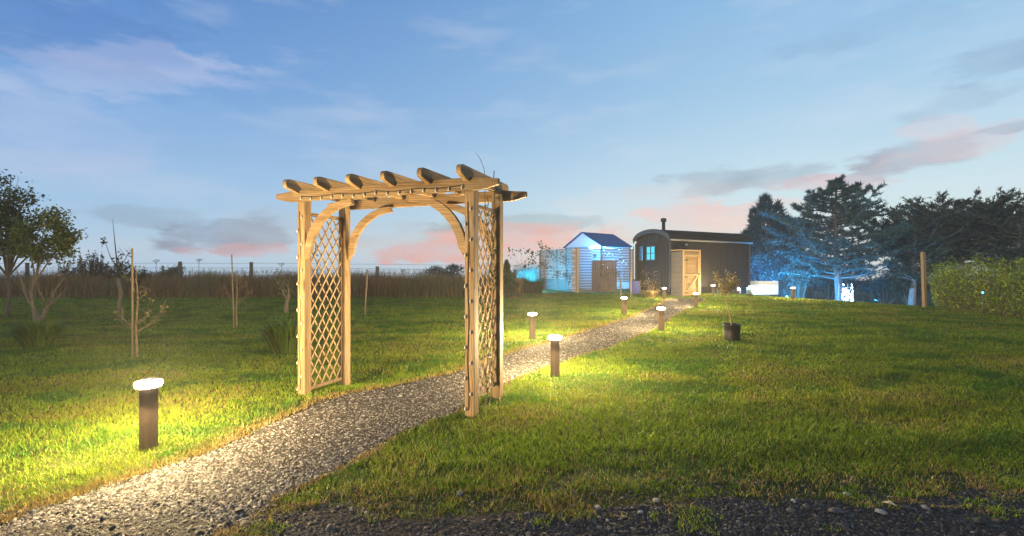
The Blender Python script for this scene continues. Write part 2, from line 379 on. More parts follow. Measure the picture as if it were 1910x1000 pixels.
X, Y = scatter(110000, 1.6, 3.3, 1.0, 1.25)
d = roadd(X, Y); keep = (d > 0) | ((d > -.25) & (rs.rand(len(X)) < .2)); keep &= rs.rand(len(X)) < .8
X, Y = X[keep], Y[keep]; r_ = rs.rand(len(X))
sz = .005 + .010*r_**4 + .014*(r_ > .9975)
gcol = (.025+.055*rs.rand(len(X))**2+.13*(rs.rand(len(X)) > .975))[:,None]*np.array([1,.90,.82])[None]
stones('road_gravel', X, Y, sz, gcol, 'dark loose stones and grit of the track', .009)

# ------------------------------------------------------------------ grass blades (uncountable)
def blades(name, x, y, z, h, w, lean, col, m, label=None, parent=None, kind='stuff'):
    n = len(x); th = rs.rand(n)*6.283; c, s = np.cos(th), np.sin(th)
    lt = rs.rand(n)*6.283; lx, ly = np.cos(lt)*lean*h, np.sin(lt)*lean*h
    P = np.zeros((n,5,3)); hw = w/2
    P[:,0] = np.stack([x-c*hw, y-s*hw, z-.01], -1); P[:,1] = np.stack([x+c*hw, y+s*hw, z-.01], -1)
    P[:,2] = np.stack([x+c*hw*.8+lx*.35, y+s*hw*.8+ly*.35, z+h*.6], -1); P[:,3] = np.stack([x-c*hw*.8+lx*.35, y-s*hw*.8+ly*.35, z+h*.6], -1)
    P[:,4] = np.stack([x+lx, y+ly, z+h], -1)
    b = 5*np.arange(n)[:,None]; idx = np.concatenate([b+[0,1,2,3], b+[3,2,4]], 1).ravel()
    o = npmesh(name, P.reshape(-1,3), np.tile([4,3], n), idx, m, parent, col=np.repeat(col, 5, 0))
    return tag(o, label, kind=kind) if label else o
GREEN = np.array([.082,.175,.008]); DRY = np.array([.20,.145,.05]); OLIVE = np.array([.145,.17,.012]); DEEP = np.array([.038,.105,.010])
def grasscol(x, y):
    n = len(x); a = fbm(x*.55, y*.9, 20); b = fbm(x*1.7+5, y*2.3, 30); r = rs.rand(n)
    c = GREEN[None]*(1-r[:,None]) + OLIVE[None]*r[:,None]
    k = np.clip((a-.48)*5, 0, 1)[:,None]*.75; c = c*(1-k)+OLIVE[None]*k*1.0
    k = np.clip((.47-b)*7, 0, 1)[:,None]*.85; c = c*(1-k)+DEEP[None]*k
    dry = np.clip((b-.55)*6, 0, 1)*np.clip((a-.40)*4, 0, 1)*.38
    pd = -pathd(x, y); ll = np.interp(y, LEw[:,1], LEw[:,0])
    edge = np.clip(1-pd/np.where(x < ll+.1, .26, .10), 0, 1)*(.55+.8*fbm(x*2, y*2, 44)); dry = np.maximum(dry, np.clip(edge*1.5, 0, .95))
    rd = -roadd(x, y); dry = np.maximum(dry, np.clip(1-rd/.55, 0, 1)*np.clip((fbm(x*2.5,y*5,50)-.38)*4, 0, .8))
    pick = (rs.rand(n) < dry+.05)[:,None]
    c = np.where(pick, DRY[None]*(.6+.8*rs.rand(n)[:,None]), c)
    st = fbm(x*.22+y*.05, y*2.6-x*.3, 90)
    return c*(.65+.7*rs.rand(n)[:,None])*(.62+.76*st)[:,None]
X, Y = scatter(640000, 2.0, 25, 1.75, 1.16)
pd = pathd(X, Y); rd = roadd(X, Y)
clump = fbm(X*4, Y*6, 60)
keep = (pd < -.01+(clump-.5)*.12) & ((rd < -.02) | ((clump > .62) & (rd < .35)))
keep &= (rs.rand(len(X)) < np.clip(.35+(-rd)*1.1 + (clump-.5)*3, .12, 1)) & (Y < 24.5)
s_ = (X-12)*.946 + (Y-20.8)*.321; keep &= s_ < 6
X, Y = X[keep], Y[keep]
far_ = np.clip((Y-3)/12, 0, 1.3)
h = (.014+.020*rs.rand(len(X)))*(.6+.9*fbm(X*1.3, Y*1.3, 70))*(1+.35*far_)
h *= np.where(rs.rand(len(X)) > .988, 1.9, 1)*np.where(vnoise(X*5.5, Y*7, 33) > .78, 1.45, 1)
w = .0045*(1+2.6*far_)*(.7+.6*rs.rand(len(X)))
blades('lawn_grass', X, Y, T(X, Y), h, w, .75, grasscol(X, Y), M['grassb'], 'mown green grass with dry straw patches covering the lawn')

# ------------------------------------------------------------------ the arch
ARX = -.35; aw = Vector((.937, -.35, 0)).normalized()
arch_rz = math.atan2(aw.y, aw.x); AW, AD = 1.97, .62
FL = Vector((-2.215, 4.94, 0))
arch = thing('garden_arch', 'square topped pale timber garden arch with rafters and lattice sides, straddling the gravel path', 'garden arch', FL, arch_rz)
PW = .095
ZT = 2.10
for (x, y, z0, z1) in ((0,0,-.06,2.155), (AW,0,-.06,2.155), (0,AD,-.2,2.12), (AW,AD,-.06,2.12)):
    MB().box((x, y, (z0+z1)/2), (PW, PW, z1-z0)).build('post', M['wood_z'], arch, bevel=.004)
def beam_outline(L, h, e):
    return [(-e, .032), (-e, -.022), (-e*.55, -h*.55+.012), (-.12, -h/2), (L+.12, -h/2), (L+e*.55, -h*.55+.012), (L+e, -.022), (L+e, .032), (L+e*.6, .042), (L+.05, h/2), (-.05, h/2), (-e*.6, .042)]
for y, zb in ((-PW/2-.024, 2.108), (AD+PW/2+.024, 2.108)):
    MB().prism(beam_outline(AW, .115, .30), (0, y, zb), (1,0,0), (0,0,1), .045).build('beam', M['wood_x'], arch, bevel=.004)
def rafter_outline():
    h = .105; a = -.27; b = AD+.27; o = []
    for k in range(9):
        t = math.pi/2 + math.pi*k/8*.75; o.append((a+.05+.05*math.cos(t)*1.0, .052+.052*math.sin(t)-.052+.0))
    o += [(a+.16, -.075), (-.0, -.075), (AD, -.075), (b-.16, -.075)]
    for k in range(9):
        t = -math.pi*.25 + (math.pi*.75)*k/8; o.append((b-.05+.05*math.cos(t), .052*math.sin(t)))
    return o
for i in range(6):
    MB().prism(rafter_outline(), (AW*i/5, 0, 2.205), (0,1,0), (0,0,1), .05).build('rafter', M['wood_y'], arch, bevel=.004)
def brace(x0, sgn, y):
    mb = MB(); n = 10; inn, out = [], []
    for k in range(n+1):
        t = k/n*math.pi/2
        out.append((x0+sgn*(PW/2-.01+.60*(1-math.cos(t))), 1.50+.555*math.sin(t)))
        inn.append((x0+sgn*(PW/2-.01+.072+.55*(1-math.cos(t))), 1.445+.545*math.sin(t)))
    inn[0] = (x0+sgn*(PW/2-.01), 1.42)
    o = out + inn[::-1]
    if sgn < 0: o = o[::-1]
    return mb.prism([(u, v) for u, v in o], (0, y, 0), (1,0,0), (0,0,1), .045)
for y in (-.02, AD+.02):
    brace(0, 1, y).build('brace', M['wood_x'], arch, bevel=.003); brace(AW, -1, y).build('brace', M['wood_x'], arch, bevel=.003)
def trellis(x, z0, z1):
    y0, y1 = PW/2+.002, AD-PW/2-.002; Wd = y1-y0
    fr = MB(); fr.box((x, (y0+y1)/2, z0), (.035, Wd, .035)).box((x, (y0+y1)/2, z1), (.035, Wd, .035)).box((x, y0+.012, (z0+z1)/2), (.034, .022, z1-z0-.036)).box((x, y1-.012, (z0+z1)/2), (.034, .022, z1-z0-.036))
    o = fr.build('trellis_frame', M['wood_z'], arch)
    lt = MB(); sl_ = .175/.115*1.0; dz = Wd*sl_
    zs = z0-dz
    while zs < z1:
        for sg, off in ((1, .006), (-1, -.006)):
            ya, yb, za, zb = 0, Wd, zs, zs+dz
            if zb <= z0 or za >= z1: continue
            if za < z0: ya = (z0-za)/sl_; za = z0
            if zb > z1: yb = Wd-(zb-z1)/sl_; zb = z1
            if yb-ya < .01: continue
            A, B = (y0+ya, y0+yb) if sg > 0 else (y1-ya, y1-yb)
            lt.bar((x+off, A, za), (x+off, B, zb), .018, .009, up=(1,0,0)) if False else lt.prism([(A-.010, za), (A+.010, za), (B+.010, zb), (B-.010, zb)], (x+off, 0, 0), (0,1,0), (0,0,1), .009)
        zs += .175
    lt.build('lattice', M['lath'], arch)
trellis(0, .05, 1.93); trellis(AW, .16, 1.93)
# string lights on the arch
sl_t = thing('string_lights', 'string of small round bulbs stapled along the posts and front beam of the arch', 'string lights', FL, arch_rz)
wire = MB(); bulbs = []
def run(pts, side_axis):
    wire.tube(pts, .0035, 5)
yf = -PW/2-.004
for x in (0, AW):
    pts = []; z = .06; i = 0
    while z < 2.02:
        pts.append((x-.012+.006*math.sin(z*9), yf, z))
        if i % 2 == 0 and z < 1.98: bulbs.append((x-.012+(.026 if (i//2) % 2 else -.028), yf-.006, z))
        z += .07; i += 1
    wire.tube(pts, .0032, 5)
pts = []
for i in range(29):
    u = i/28*(AW-.1)+.05; zz = 2.09-.014*abs(math.sin(i/28*math.pi*4.0)) - .012
    pts.append((u, -PW/2-.05, zz+.02))
    if i % 2 == 0: bulbs.append((u, -PW/2-.056, zz-.006))
wire.tube(pts, .0032, 5).build('wire', M['cable'], sl_t)
bl = MB().lathe([(.002,-.010),(.007,-.008),(.0100,0),(.007,.008),(.005,.014),(.005,.024),(.002,.026)], 8).build('bulb', M['bulb'], sl_t, smooth=True)
bl.location = bulbs[0]
for b in bulbs[1:]:
    c = bl.copy(); COL.objects.link(c); c.parent = sl_t; c.location = b

# ------------------------------------------------------------------ plants: generic tools
def rvec(rng, s=1): return Vector((rng.gauss(0,1), rng.gauss(0,1), rng.gauss(0,1)))*s
def leaves(name, pts, size, col, parent, var=.35, m='leaf', aspect=.55, hang=0.0, per=1, spread=0.0):
    P = np.repeat(np.array([tuple(p) for p in pts], float), per, 0); n = len(P)
    if n == 0: return None
    P = P + rs.randn(n,3)*spread
    a = rs.randn(n,3); a[:,2] -= hang; a /= np.linalg.norm(a, axis=1)[:,None]
    b = rs.randn(n,3); b -= a*(a*b).sum(1)[:,None]; b /= np.linalg.norm(b, axis=1)[:,None]
    s = size*(.6+.8*rs.rand(n))[:,None]
    cup = np.cross(a, b)*s*.12
    V = np.stack([P, P+a*s*.5+b*s*aspect*.5+cup, P+a*s, P+a*s*.5-b*s*aspect*.5+cup], 1).reshape(-1,3)
    col = np.asarray(col); 
    if col.ndim == 2: col = col[rs.randint(0, len(col), n)]
    else: col = np.repeat(col[None], n, 0)
    col = col*(1+var*(2*rs.rand(n)[:,None]-1)); col = np.repeat(np.clip(col, .003, 1), 4, 0)
    return npmesh(name, V, np.full(n, 4), np.arange(4*n), M[m], parent, col=col)
def grow(rng, mb, p, d, L, r, depth, tips, up=.15, wob=.18, kids=3, ang=.7, shrink=.68, segs=5, n=5, mid=None):
    pts = [Vector(p)]; d = Vector(d).normalized(); rad = [r]
    for i in range(segs):
        d = (d + rvec(rng, wob*.5) + Vector((0,0,up*.3))).normalized()
        pts.append(pts[-1]+d*L/segs); rad.append(r*(1-.55*(i+1)/segs))
    mb.tube(pts, rad, n if depth > 0 else 4, cap=False)
    if depth <= 1 and mid is not None: mid.extend(pts[2:])
    if depth == 0: tips.extend(pts[1:]); return
    for k in range(kids + (rng.random() < .5)):
        t = rng.uniform(.35, 1.0); i = min(segs-1, int(t*segs)); q = pts[i].lerp(pts[i+1], t*segs-i)
        o = rvec(rng); o = (o - d*o.dot(d)).normalized()
        nd = (d*math.cos(ang)+o*math.sin(ang)+Vector((0,0,up))).normalized()
        grow(rng, mb, q, nd, L*shrink*rng.uniform(.75,1.15), rad[i]*.6, depth-1, tips, up, wob, kids, ang, shrink, max(3, segs-1), n, mid)
    grow(rng, mb, pts[-1], d, L*shrink, rad[-1], depth-1, tips, up, wob, kids, ang, shrink, max(3, segs-1), n, mid)
def needles(P, D, ln, w, name, col, parent, var=.4, m='needle'):
    P = np.array(P); D = np.array(D); n = len(P)
    D = D + rs.randn(n,3)*.45; D /= np.linalg.norm(D, axis=1)[:,None]+1e-9
    b = np.cross(D, rs.randn(n,3)); b /= np.linalg.norm(b, axis=1)[:,None]+1e-9
    s = (ln*(.6+.8*rs.rand(n)))[:,None]
    V = np.stack([P-b*w/2, P+b*w/2, P+D*s+b*w*.12, P+D*s-b*w*.12], 1).reshape(-1,3)
    col = np.asarray(col)[None]*(1+var*(2*rs.rand(n)[:,None]-1)); col = np.repeat(col, 4, 0)
    return npmesh(name, V, np.full(n, 4), np.arange(4*n), M[m], parent, col=col)

# ------------------------------------------------------------------ bollard lamps
def make_bollard():
    o = thing('bollard_light', 'x', 'bollard light', group='timber bollard lights along the path')
    MB().box((0,0,.205), (.112,.112,.49)).build('post', M['postw'], o, bevel=.004)
    MB().lathe([(.045,.4505),(.080,.458),(.088,.477),(.084,.498),(.05,.508)], 24).build('lamp_head', M['lamp'], o, smooth=False)  # head widened so its shape takes in the bloom of the lamp
    MB().box((0,0,.514), (.08,.08,.011)).build('cap', M['cap'], o, bevel=.004)
    l = bpy.data.lights.new('glow', 'POINT'); l.energy = 2300; l.color = (1,.74,.36); l.shadow_soft_size = .10
    q = bpy.data.objects.new('glow', l); COL.objects.link(q); q.parent = o; q.location = (0,0,.476)
    return o
bol = [(277,838,'glowing timber bollard light nearest the camera, left of the path before the arch'),
 (1035,702,'glowing bollard light on the right path edge just behind the arch'),
 (993,630,'glowing bollard light left of the path, closest to the back right arch post'),
 (1164,588,'glowing bollard light left of the path, in front of the brown board gate'),
 (1233,616,'glowing bollard light right of the path, left of the black potted tree'),
 (1298,573,'glowing bollard light right of the path, in front of the slatted store door'),
 (1239,559,'glowing bollard light left of the path, beside the store below the gable end'),
 (1330,552,'glowing bollard light before the dark hut side wall, left of the wheels'),
 (1479,558,'farthest right glowing bollard light, alone between white planter and lit tree')]
proto = make_bollard(); dim = bpy.data.lights['glow'].copy(); dim.energy = 1700; dimmer = dim.copy(); dimmer.energy = 1200
for i, (px, py, lab) in enumerate(bol):
    o = proto if i == 0 else copy_tree(proto)
    x, y = G(px, py); o.location = (x, y, tz(x, y)); o.rotation_euler.z = R(40) if i == 0 else rnd.uniform(-.5, .5); o['label'] = lab
    for ch in o.children:
        if ch.type == 'LIGHT' and i >= 3: ch.data = dim if i < 6 else dimmer

# ------------------------------------------------------------------ the hut
HX, HY = 7.66, 22.4; hz = tz(HX, HY)
hrz = math.atan2(.47, .882)
hut = thing('shepherd_hut', 'black corrugated shepherd hut with barrel roof, chimney flue and iron wheels', 'hut', (HX, HY, 0), hrz)
HL, HW, HE, HC, HB = 5.95, 2.32, 2.72, 3.28, .40
def corrug(p0, ax, L, z0, z1fn, nrm, per=.11, amp=.012):
    mb = MB(); n = int(L/per*4); p0, ax, nrm = Vector(p0), Vector(ax), Vector(nrm)
    for i in range(n+1):
        u = L*i/n; off = amp*(0, 1, 0, -1)[i % 4]; z0_ = z0(u) if callable(z0) else z0
        q = p0+ax*u+nrm*off; mb.v += [(q.x, q.y, z0_), (q.x, q.y, z1fn(u))]
    mb.f = [(2*i, 2*i+2, 2*i+3, 2*i+1) for i in range(n)]
    return mb
def arc(u): # roof underside height across the width
    t = (u/HW-.5)*2; return HE + (HC-HE)*math.sqrt(max(0, 1-min(1, abs(t))**2*.97)) - .10
corrug((0,0,0), (1,0,0), HL, HB, lambda u: HE-.02, (0,-1,0)).build('side_wall', M['clad'], hut, True)
corrug((0,HW,0), (0,-1,0), HW, .12, lambda u: arc(HW-u), (-1,0,0)).build('gable_wall', M['clad'], hut, True)
corrug((0,HW,0), (1,0,0), HL, HB, lambda u: HE-.02, (0,1,0)).build('side_wall', M['clad'], hut, True)
corrug((HL,0,0), (0,1,0), HW, HB, lambda u: arc(u), (1,0,0)).build('gable_wall', M['clad'], hut, True)
fl = MB().box((HL/2, HW/2, HB-.04), (HL-.06, HW-.06, .08)); fl.build('floor', M['roof'], hut)
# corner trims
for x in (-.012, HL+.012): 
    for y in (-.012, HW+.012): MB().box((x, y, (HB+HE)/2-.04), (.07, .07, HE-HB-.1)).build('corner_trim', M['trim'], hut)
ns_ = 24; rf = MB(); ro, ri = [], []
for k in range(ns_+1):
    t = -1+2*k/ns_; hh = HE+(HC-HE)*math.sqrt(max(0, 1-t*t*.97))
    ro.append((HW/2+t*(HW/2+.10), hh+.02)); ri.append((HW/2+t*(HW/2+.06), hh-.05))
prof = ro+ri[::-1]
rf.prism(prof, (HL/2, 0, 0), (0,1,0), (0,0,1), HL+.24).build('roof', M['roof'], hut)
tr = MB(); ri2 = [(y, z-.13) for y, z in ri]; prof2 = [(y, z+.012) for y, z in ro]+ri2[::-1]
tr.prism(prof2, (-.145, 0, 0), (0,1,0), (0,0,1), .04).build('barge_board', M['trim'], hut)
MB().prism(prof2, (HL+.145, 0, 0), (0,1,0), (0,0,1), .04).build('barge_board', M['trim'], hut)
MB().tube([(-.1,-.13,HE-.005),(HL+.1,-.13,HE-.02)], .045, 8).build('gutter', M['gutter'], hut, True)
flu = MB().tube([(.62,1.02,3.1),(.62,1.02,3.72)], .085, 12).build('chimney', M['iron'], hut, True)
MB().lathe([(.09,3.70),(.14,3.71),(.14,3.86),(.11,3.88),(.02,3.9)], 14, (.62,1.02,0)).build('cowl', M['iron'], flu, True)
vt = MB()
for k in range(3): vt.box((-.03, HW/2, 2.92+k*.05), (.05, .22, .035))
vt.build('vent', M['iron'], hut)
wf_ = MB()
for (a, b, c, d_) in ((.92,1.58,1.72,1.78),(.92,1.58,2.42,2.48)): wf_.box((-.035,(a+b)/2,(c+d_)/2),(.05,b-a,d_-c))
for y in (.95, 1.25, 1.55): wf_.box((-.035, y, 2.1), (.049, .045, .64))
wf_.box((-.035, 1.25, 2.1), (.047, .6, .03))
wf = wf_.build('window', M['trim'], hut)
MB().box((-.022, 1.25, 2.1), (.012, .6, .64)).build('pane', M['winlit'], wf)
MB().box((-.12, 1.86, 2.1), (.03, .5, .74), Matrix.Rotation(R(-20), 3, 'Z')).build('shutter', M['trim'], hut)
MB().box((1.9, .25, .24), (3.4, .05, .34)).build('skirt', M['roof'], hut)
def wheel(x, y):
    w = thing('wheel', None, None); w.parent = hut; w.location = (x, y, .10+.0); del_ = None
    mb = MB(); n = 20; 
    for k in range(n):
        a0, a1 = 2*math.pi*k/n, 2*math.pi*(k+1)/n
        q = [(r*math.cos(a), yy_, r*math.sin(a)) for a in (a0, a1) for r, yy_ in ((.29,-.035),(.29,.035),(.24,.035),(.24,-.035))]
        mb.add(q, [(0,4,5,1),(1,5,6,2),(2,6,7,3),(3,7,4,0)])
    mb.build('rim', M['tyre'], w)
    sp_ = MB()
    for k in range(8):
        a = math.pi*2*k/8+.2; sp_.bar((.03*math.cos(a),0,.03*math.sin(a)), (.245*math.cos(a),0,.245*math.sin(a)), .03, .02, up=(0,1,0))
    sp_.tube([(0,-.06,0),(0,.06,0)], .05, 10); sp_.build('spokes', M['hub'], w)
    return w
for y in (.05, HW-.05):
    wheel(5.05, y); wheel(.9, y)
ch = MB().tube([(5.05,.0,.1),(5.05,HW,.1)], .03, 8).bar((5.05,.14,.1),(4.3,.14,.38),.05,.04).bar((5.05,.14,.1),(5.6,.14,.38),.05,.04).bar((3.9,.3,.12),(4.5,.3,.38),.05,.04).bar((3.5,.5,.12),(4.6,.5,.12),.05,.04)
ch.build('chassis', M['iron'], hut)
wl = MB().tube([(.95,-.01,2.5),(.95,-.12,2.5)], .02, 6).lathe([(.02,-.03),(.06,-.02),(.075,.06),(.06,.065)], 12, (.95,-.14,2.47)); wl.build('wall_lamp', M['gutter'], hut, True)

# slatted store beside the hut door
BD, BL_, BH = .75, 1.19, 2.2
st_o = thing('timber_store', 'narrow slatted pale timber store with ledged door, standing against the hut side wall', 'timber store', (HX, HY, 0), hrz)
def slats(mb, a, b, z0, z1, sh=.045, gap=.014, th=.018):
    z = z0
    while z+sh <= z1+.001:
        mb.bar((a[0], a[1], z+sh/2), (b[0], b[1], z+sh/2), sh, th); z += sh+gap
    return mb
slats(MB(), (.03,-.03), (.03,-BD), .02, BH-.04).build('side_panel', M['slat'], st_o)
slats(MB(), (BL_,-.03), (BL_,-BD), .02, BH-.04).build('side_panel', M['slat'], st_o)
slats(MB(), (.09,-BD), (BL_-.05,-BD), .04, BH-.06).build('front_slats', M['slatwarm'], st_o)
fr = MB(); 
for x in (.055, BL_-.03): fr.box((x, -BD-.016, BH/2), (.07, .045, BH))
fr.box((BL_/2, -BD-.015, BH-.03), (BL_-.17, .044, .07)); fr.build('frame', M['slatz'], st_o)
dr = MB(); x0, x1 = .13, BL_-.13
for x in (x0, x1): dr.box((x, -BD-.03, 1.02), (.06, .03, 1.9))
for z in (.1, 1.02, 1.94): dr.box(((x0+x1)/2, -BD-.028, z), (x1-x0-.06, .026, .07))
dr.bar((x0+.06,-BD-.027,.16),(x1-.06,-BD-.027,.96),.06,.022)
door = dr.build('door', M['slatz'], st_o)
for z in (.18, .92, 1.72): MB().box((x0+.06, -BD-.05, z), (.22, .012, .035)).build('hinge', M['iron'], door)
MB().box((x1, -BD-.052, 1.05), (.14, .014, .04)).build('latch', M['iron'], door)
MB().box((BL_/2, -BD/2, BH+.005), (BL_+.05, BD+.04, .03)).build('roof', M['slatz'], st_o)

# ------------------------------------------------------------------ slatted enclosure
Cx, Cy = 3.55, 25.3; FH = 2.46
def slat_fence(name, label, a, b, warm_to=0, z0=.05, gate=None):
    a = Vector((*a, 0)); b = Vector((*b, 0)); d = b-a; L = d.length; o = thing(name, label, 'fence', (a.x, a.y, tz(a.x, a.y)), math.atan2(d.y, d.x), group='slatted screens of the enclosure')
    if gate:
        slats(MB(), (.0,0), (gate[0],0), z0, FH, .062, .024).build('slat_panel', M['slat'], o)
        slats(MB(), (gate[0]+.002,0), (gate[1],0), 1.72, FH, .062, .024).build('slat_panel', M['slat'], o)
        slats(MB(), (gate[1]+.002,0), (L,0), .62, FH, .062, .024).build('slat_panel', M['slat'], o)
    else: slats(MB(), (0,0), (L,0), z0, FH, .062, .024).build('slat_panel', M['slat'], o)
    n = max(2, int(L/1.6)+1)
    for k in range(n):
        x = L*k/(n-1); MB().box((x, .055, FH/2), (.08, .08, FH+.02)).build('post', M['slat'], o)
    return o
f1 = slat_fence('slatted_fence', 'grey horizontal slat screen lit blue, left wing running back from the warm corner', (1.74, 29.4), (Cx-.06, Cy+.14))
f2 = slat_fence('slatted_fence', 'horizontal slat screen between warm corner post and hut gable, with the brown gate in it', (Cx+.06, Cy), (6.40, 24.46), gate=(.75, 2.08))
cp = thing('corner_post', 'pale warm timber corner post with slatted face, left of the brown board gate', 'post', (Cx, Cy-.05, 0))
MB().box((.05,0,FH/2), (.09,.05,FH+.06)).build('post', M['slatz'], cp); slats(MB(), (-.28,.08), (-.02,.0), .05, FH, .046, .02, .02).build('slat_panel', M['slatwarm'], cp)
gd = Vector((2.85, -.84, 0)); ga = math.atan2(gd.y, gd.x)
gt = thing('board_gate', 'dark brown gate of vertical boards set in the slatted screen', 'gate', (Cx+.06+.75*math.cos(ga), Cy+.75*math.sin(ga), 0), ga)
gb = MB()
for k in range(11): gb.box((.06+.121*k, -.045-.004*(k % 2), .88), (.117, .022, 1.62))
gb.build('boards', M['gatew'], gt); MB().box((.67, -.05, 1.71), (1.4, .05, .05)).build('top_rail', M['gatew'], gt); MB().box((.47,-.07,1.0),(.03,.02,.16)).build('handle', M['iron'], gt)

# gazebo behind the screens
gz = thing('gazebo', 'gabled gazebo with white translucent end and dark blue roof behind the slatted screens', 'gazebo', (4.28, 28, 0), math.atan2(.64,.77))
RL, HWd = 2.83, 1.45   # local x along ridge; gable to the right is -y
MB().prism([(-HWd,2.62),(HWd,2.62),(0,3.46)], (0,0,0), (0,1,0), (0,0,1), .03).build('gable_end', M['canvas'], gz)
MB().prism([(-HWd,2.62),(HWd,2.62),(0,3.46)], (RL,0,0), (0,1,0), (0,0,1), .03).build('gable_end', M['canvas'], gz)
for sg in (-1, 1):
    rp = MB(); a = Vector((0, 0, 3.50)); b = Vector((0, sg*(HWd+.1), 2.60)); nn = Vector((0, sg*.5, .86))*.02
    x0, x1 = -.12, RL+.12
    rp.add([(x0,0,3.49),(x1,0,3.49),(x1,b.y,b.z),(x0,b.y,b.z),(x0,0,3.53),(x1,0,3.53),(x1,b.y,b.z+.04),(x0,b.y,b.z+.04)], [(0,1,2,3),(7,6,5,4),(0,4,5,1),(1,5,6,2),(2,6,7,3),(3,7,4,0)])
    rp.build('roof', M['canvasd'], gz)
for x in (.03, RL-.03):
    for y in (-HWd+.05, HWd-.05): MB().box((x, y, 1.31), (.08,.08,2.6)).build('post', M['trim'], gz)
for (xa, xb, ya, yb) in ((.08, RL-.08, -HWd+.06, -HWd+.06), (.05, .05, -HWd+.12, HWd-.12)):
    cm = MB(); nq = 40
    for k in range(nq+1):
        t = k/nq; wv_ = .03*math.sin(k*1.9); x = xa+(xb-xa)*t+(wv_ if xa == xb else 0); y = ya+(yb-ya)*t+(wv_ if ya == yb else 0); cm.v += [(x, y, .08), (x, y, 2.58)]
    cm.f = [(2*k, 2*k+2, 2*k+3, 2*k+1) for k in range(nq)]; cm.build('added_glow_sheet', M['canvas'], gz, True)  # canvas sheets added on the gazebo to catch blue light and cover the sky
MB().box((-.06, -HWd+.45, 2.56), (.05, .8, .06)).build('light_strip', M['ledw'], gz)
ls = thing('fairy_lights', 'cyan fairy lights strung under the gazebo eave towards the hut gable', 'fairy lights', (5.3, 26.6, 0), 0)
fl_ = MB(); wr = MB(); pl = []
for k in range(46):
    t = k/45; q = Vector((0,0,2.56)).lerp(Vector((1.15,-1.9,2.42)), t) + Vector((0,0,-.10*math.sin(t*math.pi)))
    pl.append(q)
wr.tube(pl, .004, 4).build('wire', M['cable'], ls)
for k, q in enumerate(pl): 
    if k % 2 == 0: MB().lathe([(.003,-.018),(.018,0),(.003,.018)], 6, q).build('bulb', M['led'], ls)
fc = thing('fairy_light_curtain', 'cyan cluster of fairy lights glowing behind the slatted screen beside the hut', 'fairy lights', (5.7, 25.9, 0), 0)
MB().box((0,0,2.4), (1.5,.02,.02)).build('rail', M['trim'], fc)
for k in range(40):
    q = (rnd.uniform(-.7,.7), rnd.uniform(-.05,.05), rnd.uniform(1.3, 2.38)); MB().lathe([(.003,-.016),(.016,0),(.003,.016)], 6, q).build('bulb', M['led'], fc)

def flood(name, label, loc, color, power, radius=.08, to=None, matn='lens'):
    o = thing(name, label, 'floodlight', loc)
    MB().box((0,0,.05), (.16,.06,.12)).build('housing', M['iron'], o)
    MB().box((0,0,.125), (.14,.05,.01)).build('lens', M[matn], o)
    l = bpy.data.lights.new('glow', 'POINT'); l.energy = power; l.color = color; l.shadow_soft_size = radius
    q = bpy.data.objects.new('glow', l); COL.objects.link(q); q.parent = o; q.location = (0,0,.25)
    return o
CY = (.03,.55,1.0)
flood('floodlight', 'blue floodlight inside the enclosure under the gazebo', (4.75, 26.5, 2.0), (.03,.42,.95), 420)
flood('floodlight', 'added unseen blue light inside the gazebo that makes its roof glow', (5.5, 28.6, 1.5), (.05,.40,1), 260)  # lamp added to make the blue roof sheet glow from within
flood('floodlight', 'cyan floodlight in front of the slatted left wing, low in the bushes', (.9, 26.3, .35), (.02,.50,1), 1300)
flood('floodlight', 'cyan floodlight behind the slats by the hut gable', (6.1, 26.0, 1.8), CY, 420)
flood('floodlight', 'white-blue floodlight on the ground behind the white planter', (14.4, 27.2, -.2), (.03,.26,1), 2200)
flood('floodlight', 'cyan floodlight in the bushes behind the hut', (15.8, 26.6, -.4), (.015,.40,.85), 3000)
flood('floodlight', 'bright cool white floodlight under the wheel end of the hut', (12.2, 24.98, .02), (.72,.92,1), 600)
flood('floodlight', 'cyan floodlight at the foot of the spreading tree', (20.6, 26.2, -.6), (.02,.42,.8), 300)

# white planter box, bin, stakes
wp = thing('planter_box', 'long low white slatted planter glowing in blue light beyond the hut', 'planter', (13.45, 25.9, tz(13.5,25.9)+.12), R(-3))
for z in range(6): MB().box((.66, 0, .03+.128*z), (1.42, .03, .118)).build('board', M['white'], wp)
for x in (-.07, 1.39): MB().box((x, .25, .36), (.05,.52,.74)).build('end_panel', M['white'], wp)
MB().box((.72,.25,.62),(1.4,.44,.04)).build('soil', M['soil'], wp)
bn = thing('wheelie_bin', 'dark blue bin behind the stakes below the slatted screen', 'bin', (6.3, 23.75, 0), R(-15))
MB().prism([(-.22,.03),(.22,.03),(.27,.62),(-.27,.62)], (0,0,0), (1,0,0), (0,0,1), .42).build('body', M['blue'], bn); MB().box((0,0,.65),(.58,.48,.05)).build('lid', M['blue'], bn)
def stake(px, py, ptop, label, w=.04, lean=0, m='stake', name='stake', cat='stake', parts=False):
    x, y = G(px, py); z = tz(x, y); h = H-z+(500-ptop)*y/F
    mb = MB(); mb.bar((0,0,-.1), (lean*h, .02*h, h), w, w*.8, up=(0,1,0)); o = mb.build(name, M[m], bevel=.003); o.location = (x, y, z); tag(o, label, cat)
    return o
stake(680, 588, 503, 'slim pale leaning stake alone on the lawn, seen through the arch', .045, .06)
stake(228, 598, 575, 'short pale stump of a stake behind the near left sapling', .04)
stake(1158, 551, 519, 'short pale stake in front of the dark gate side', .09)
stake(1177, 556, 505, 'tall pale stake left of the blue bin', .05)
stake(1194, 552, 522, 'thin dark stake right of the blue bin', .04, 0, 'fencepost')
stake(1725, 575, 470, 'tall pale timber post at the left end of the green hedge', .11, -.015, 'stake', 'timber_post', 'post')

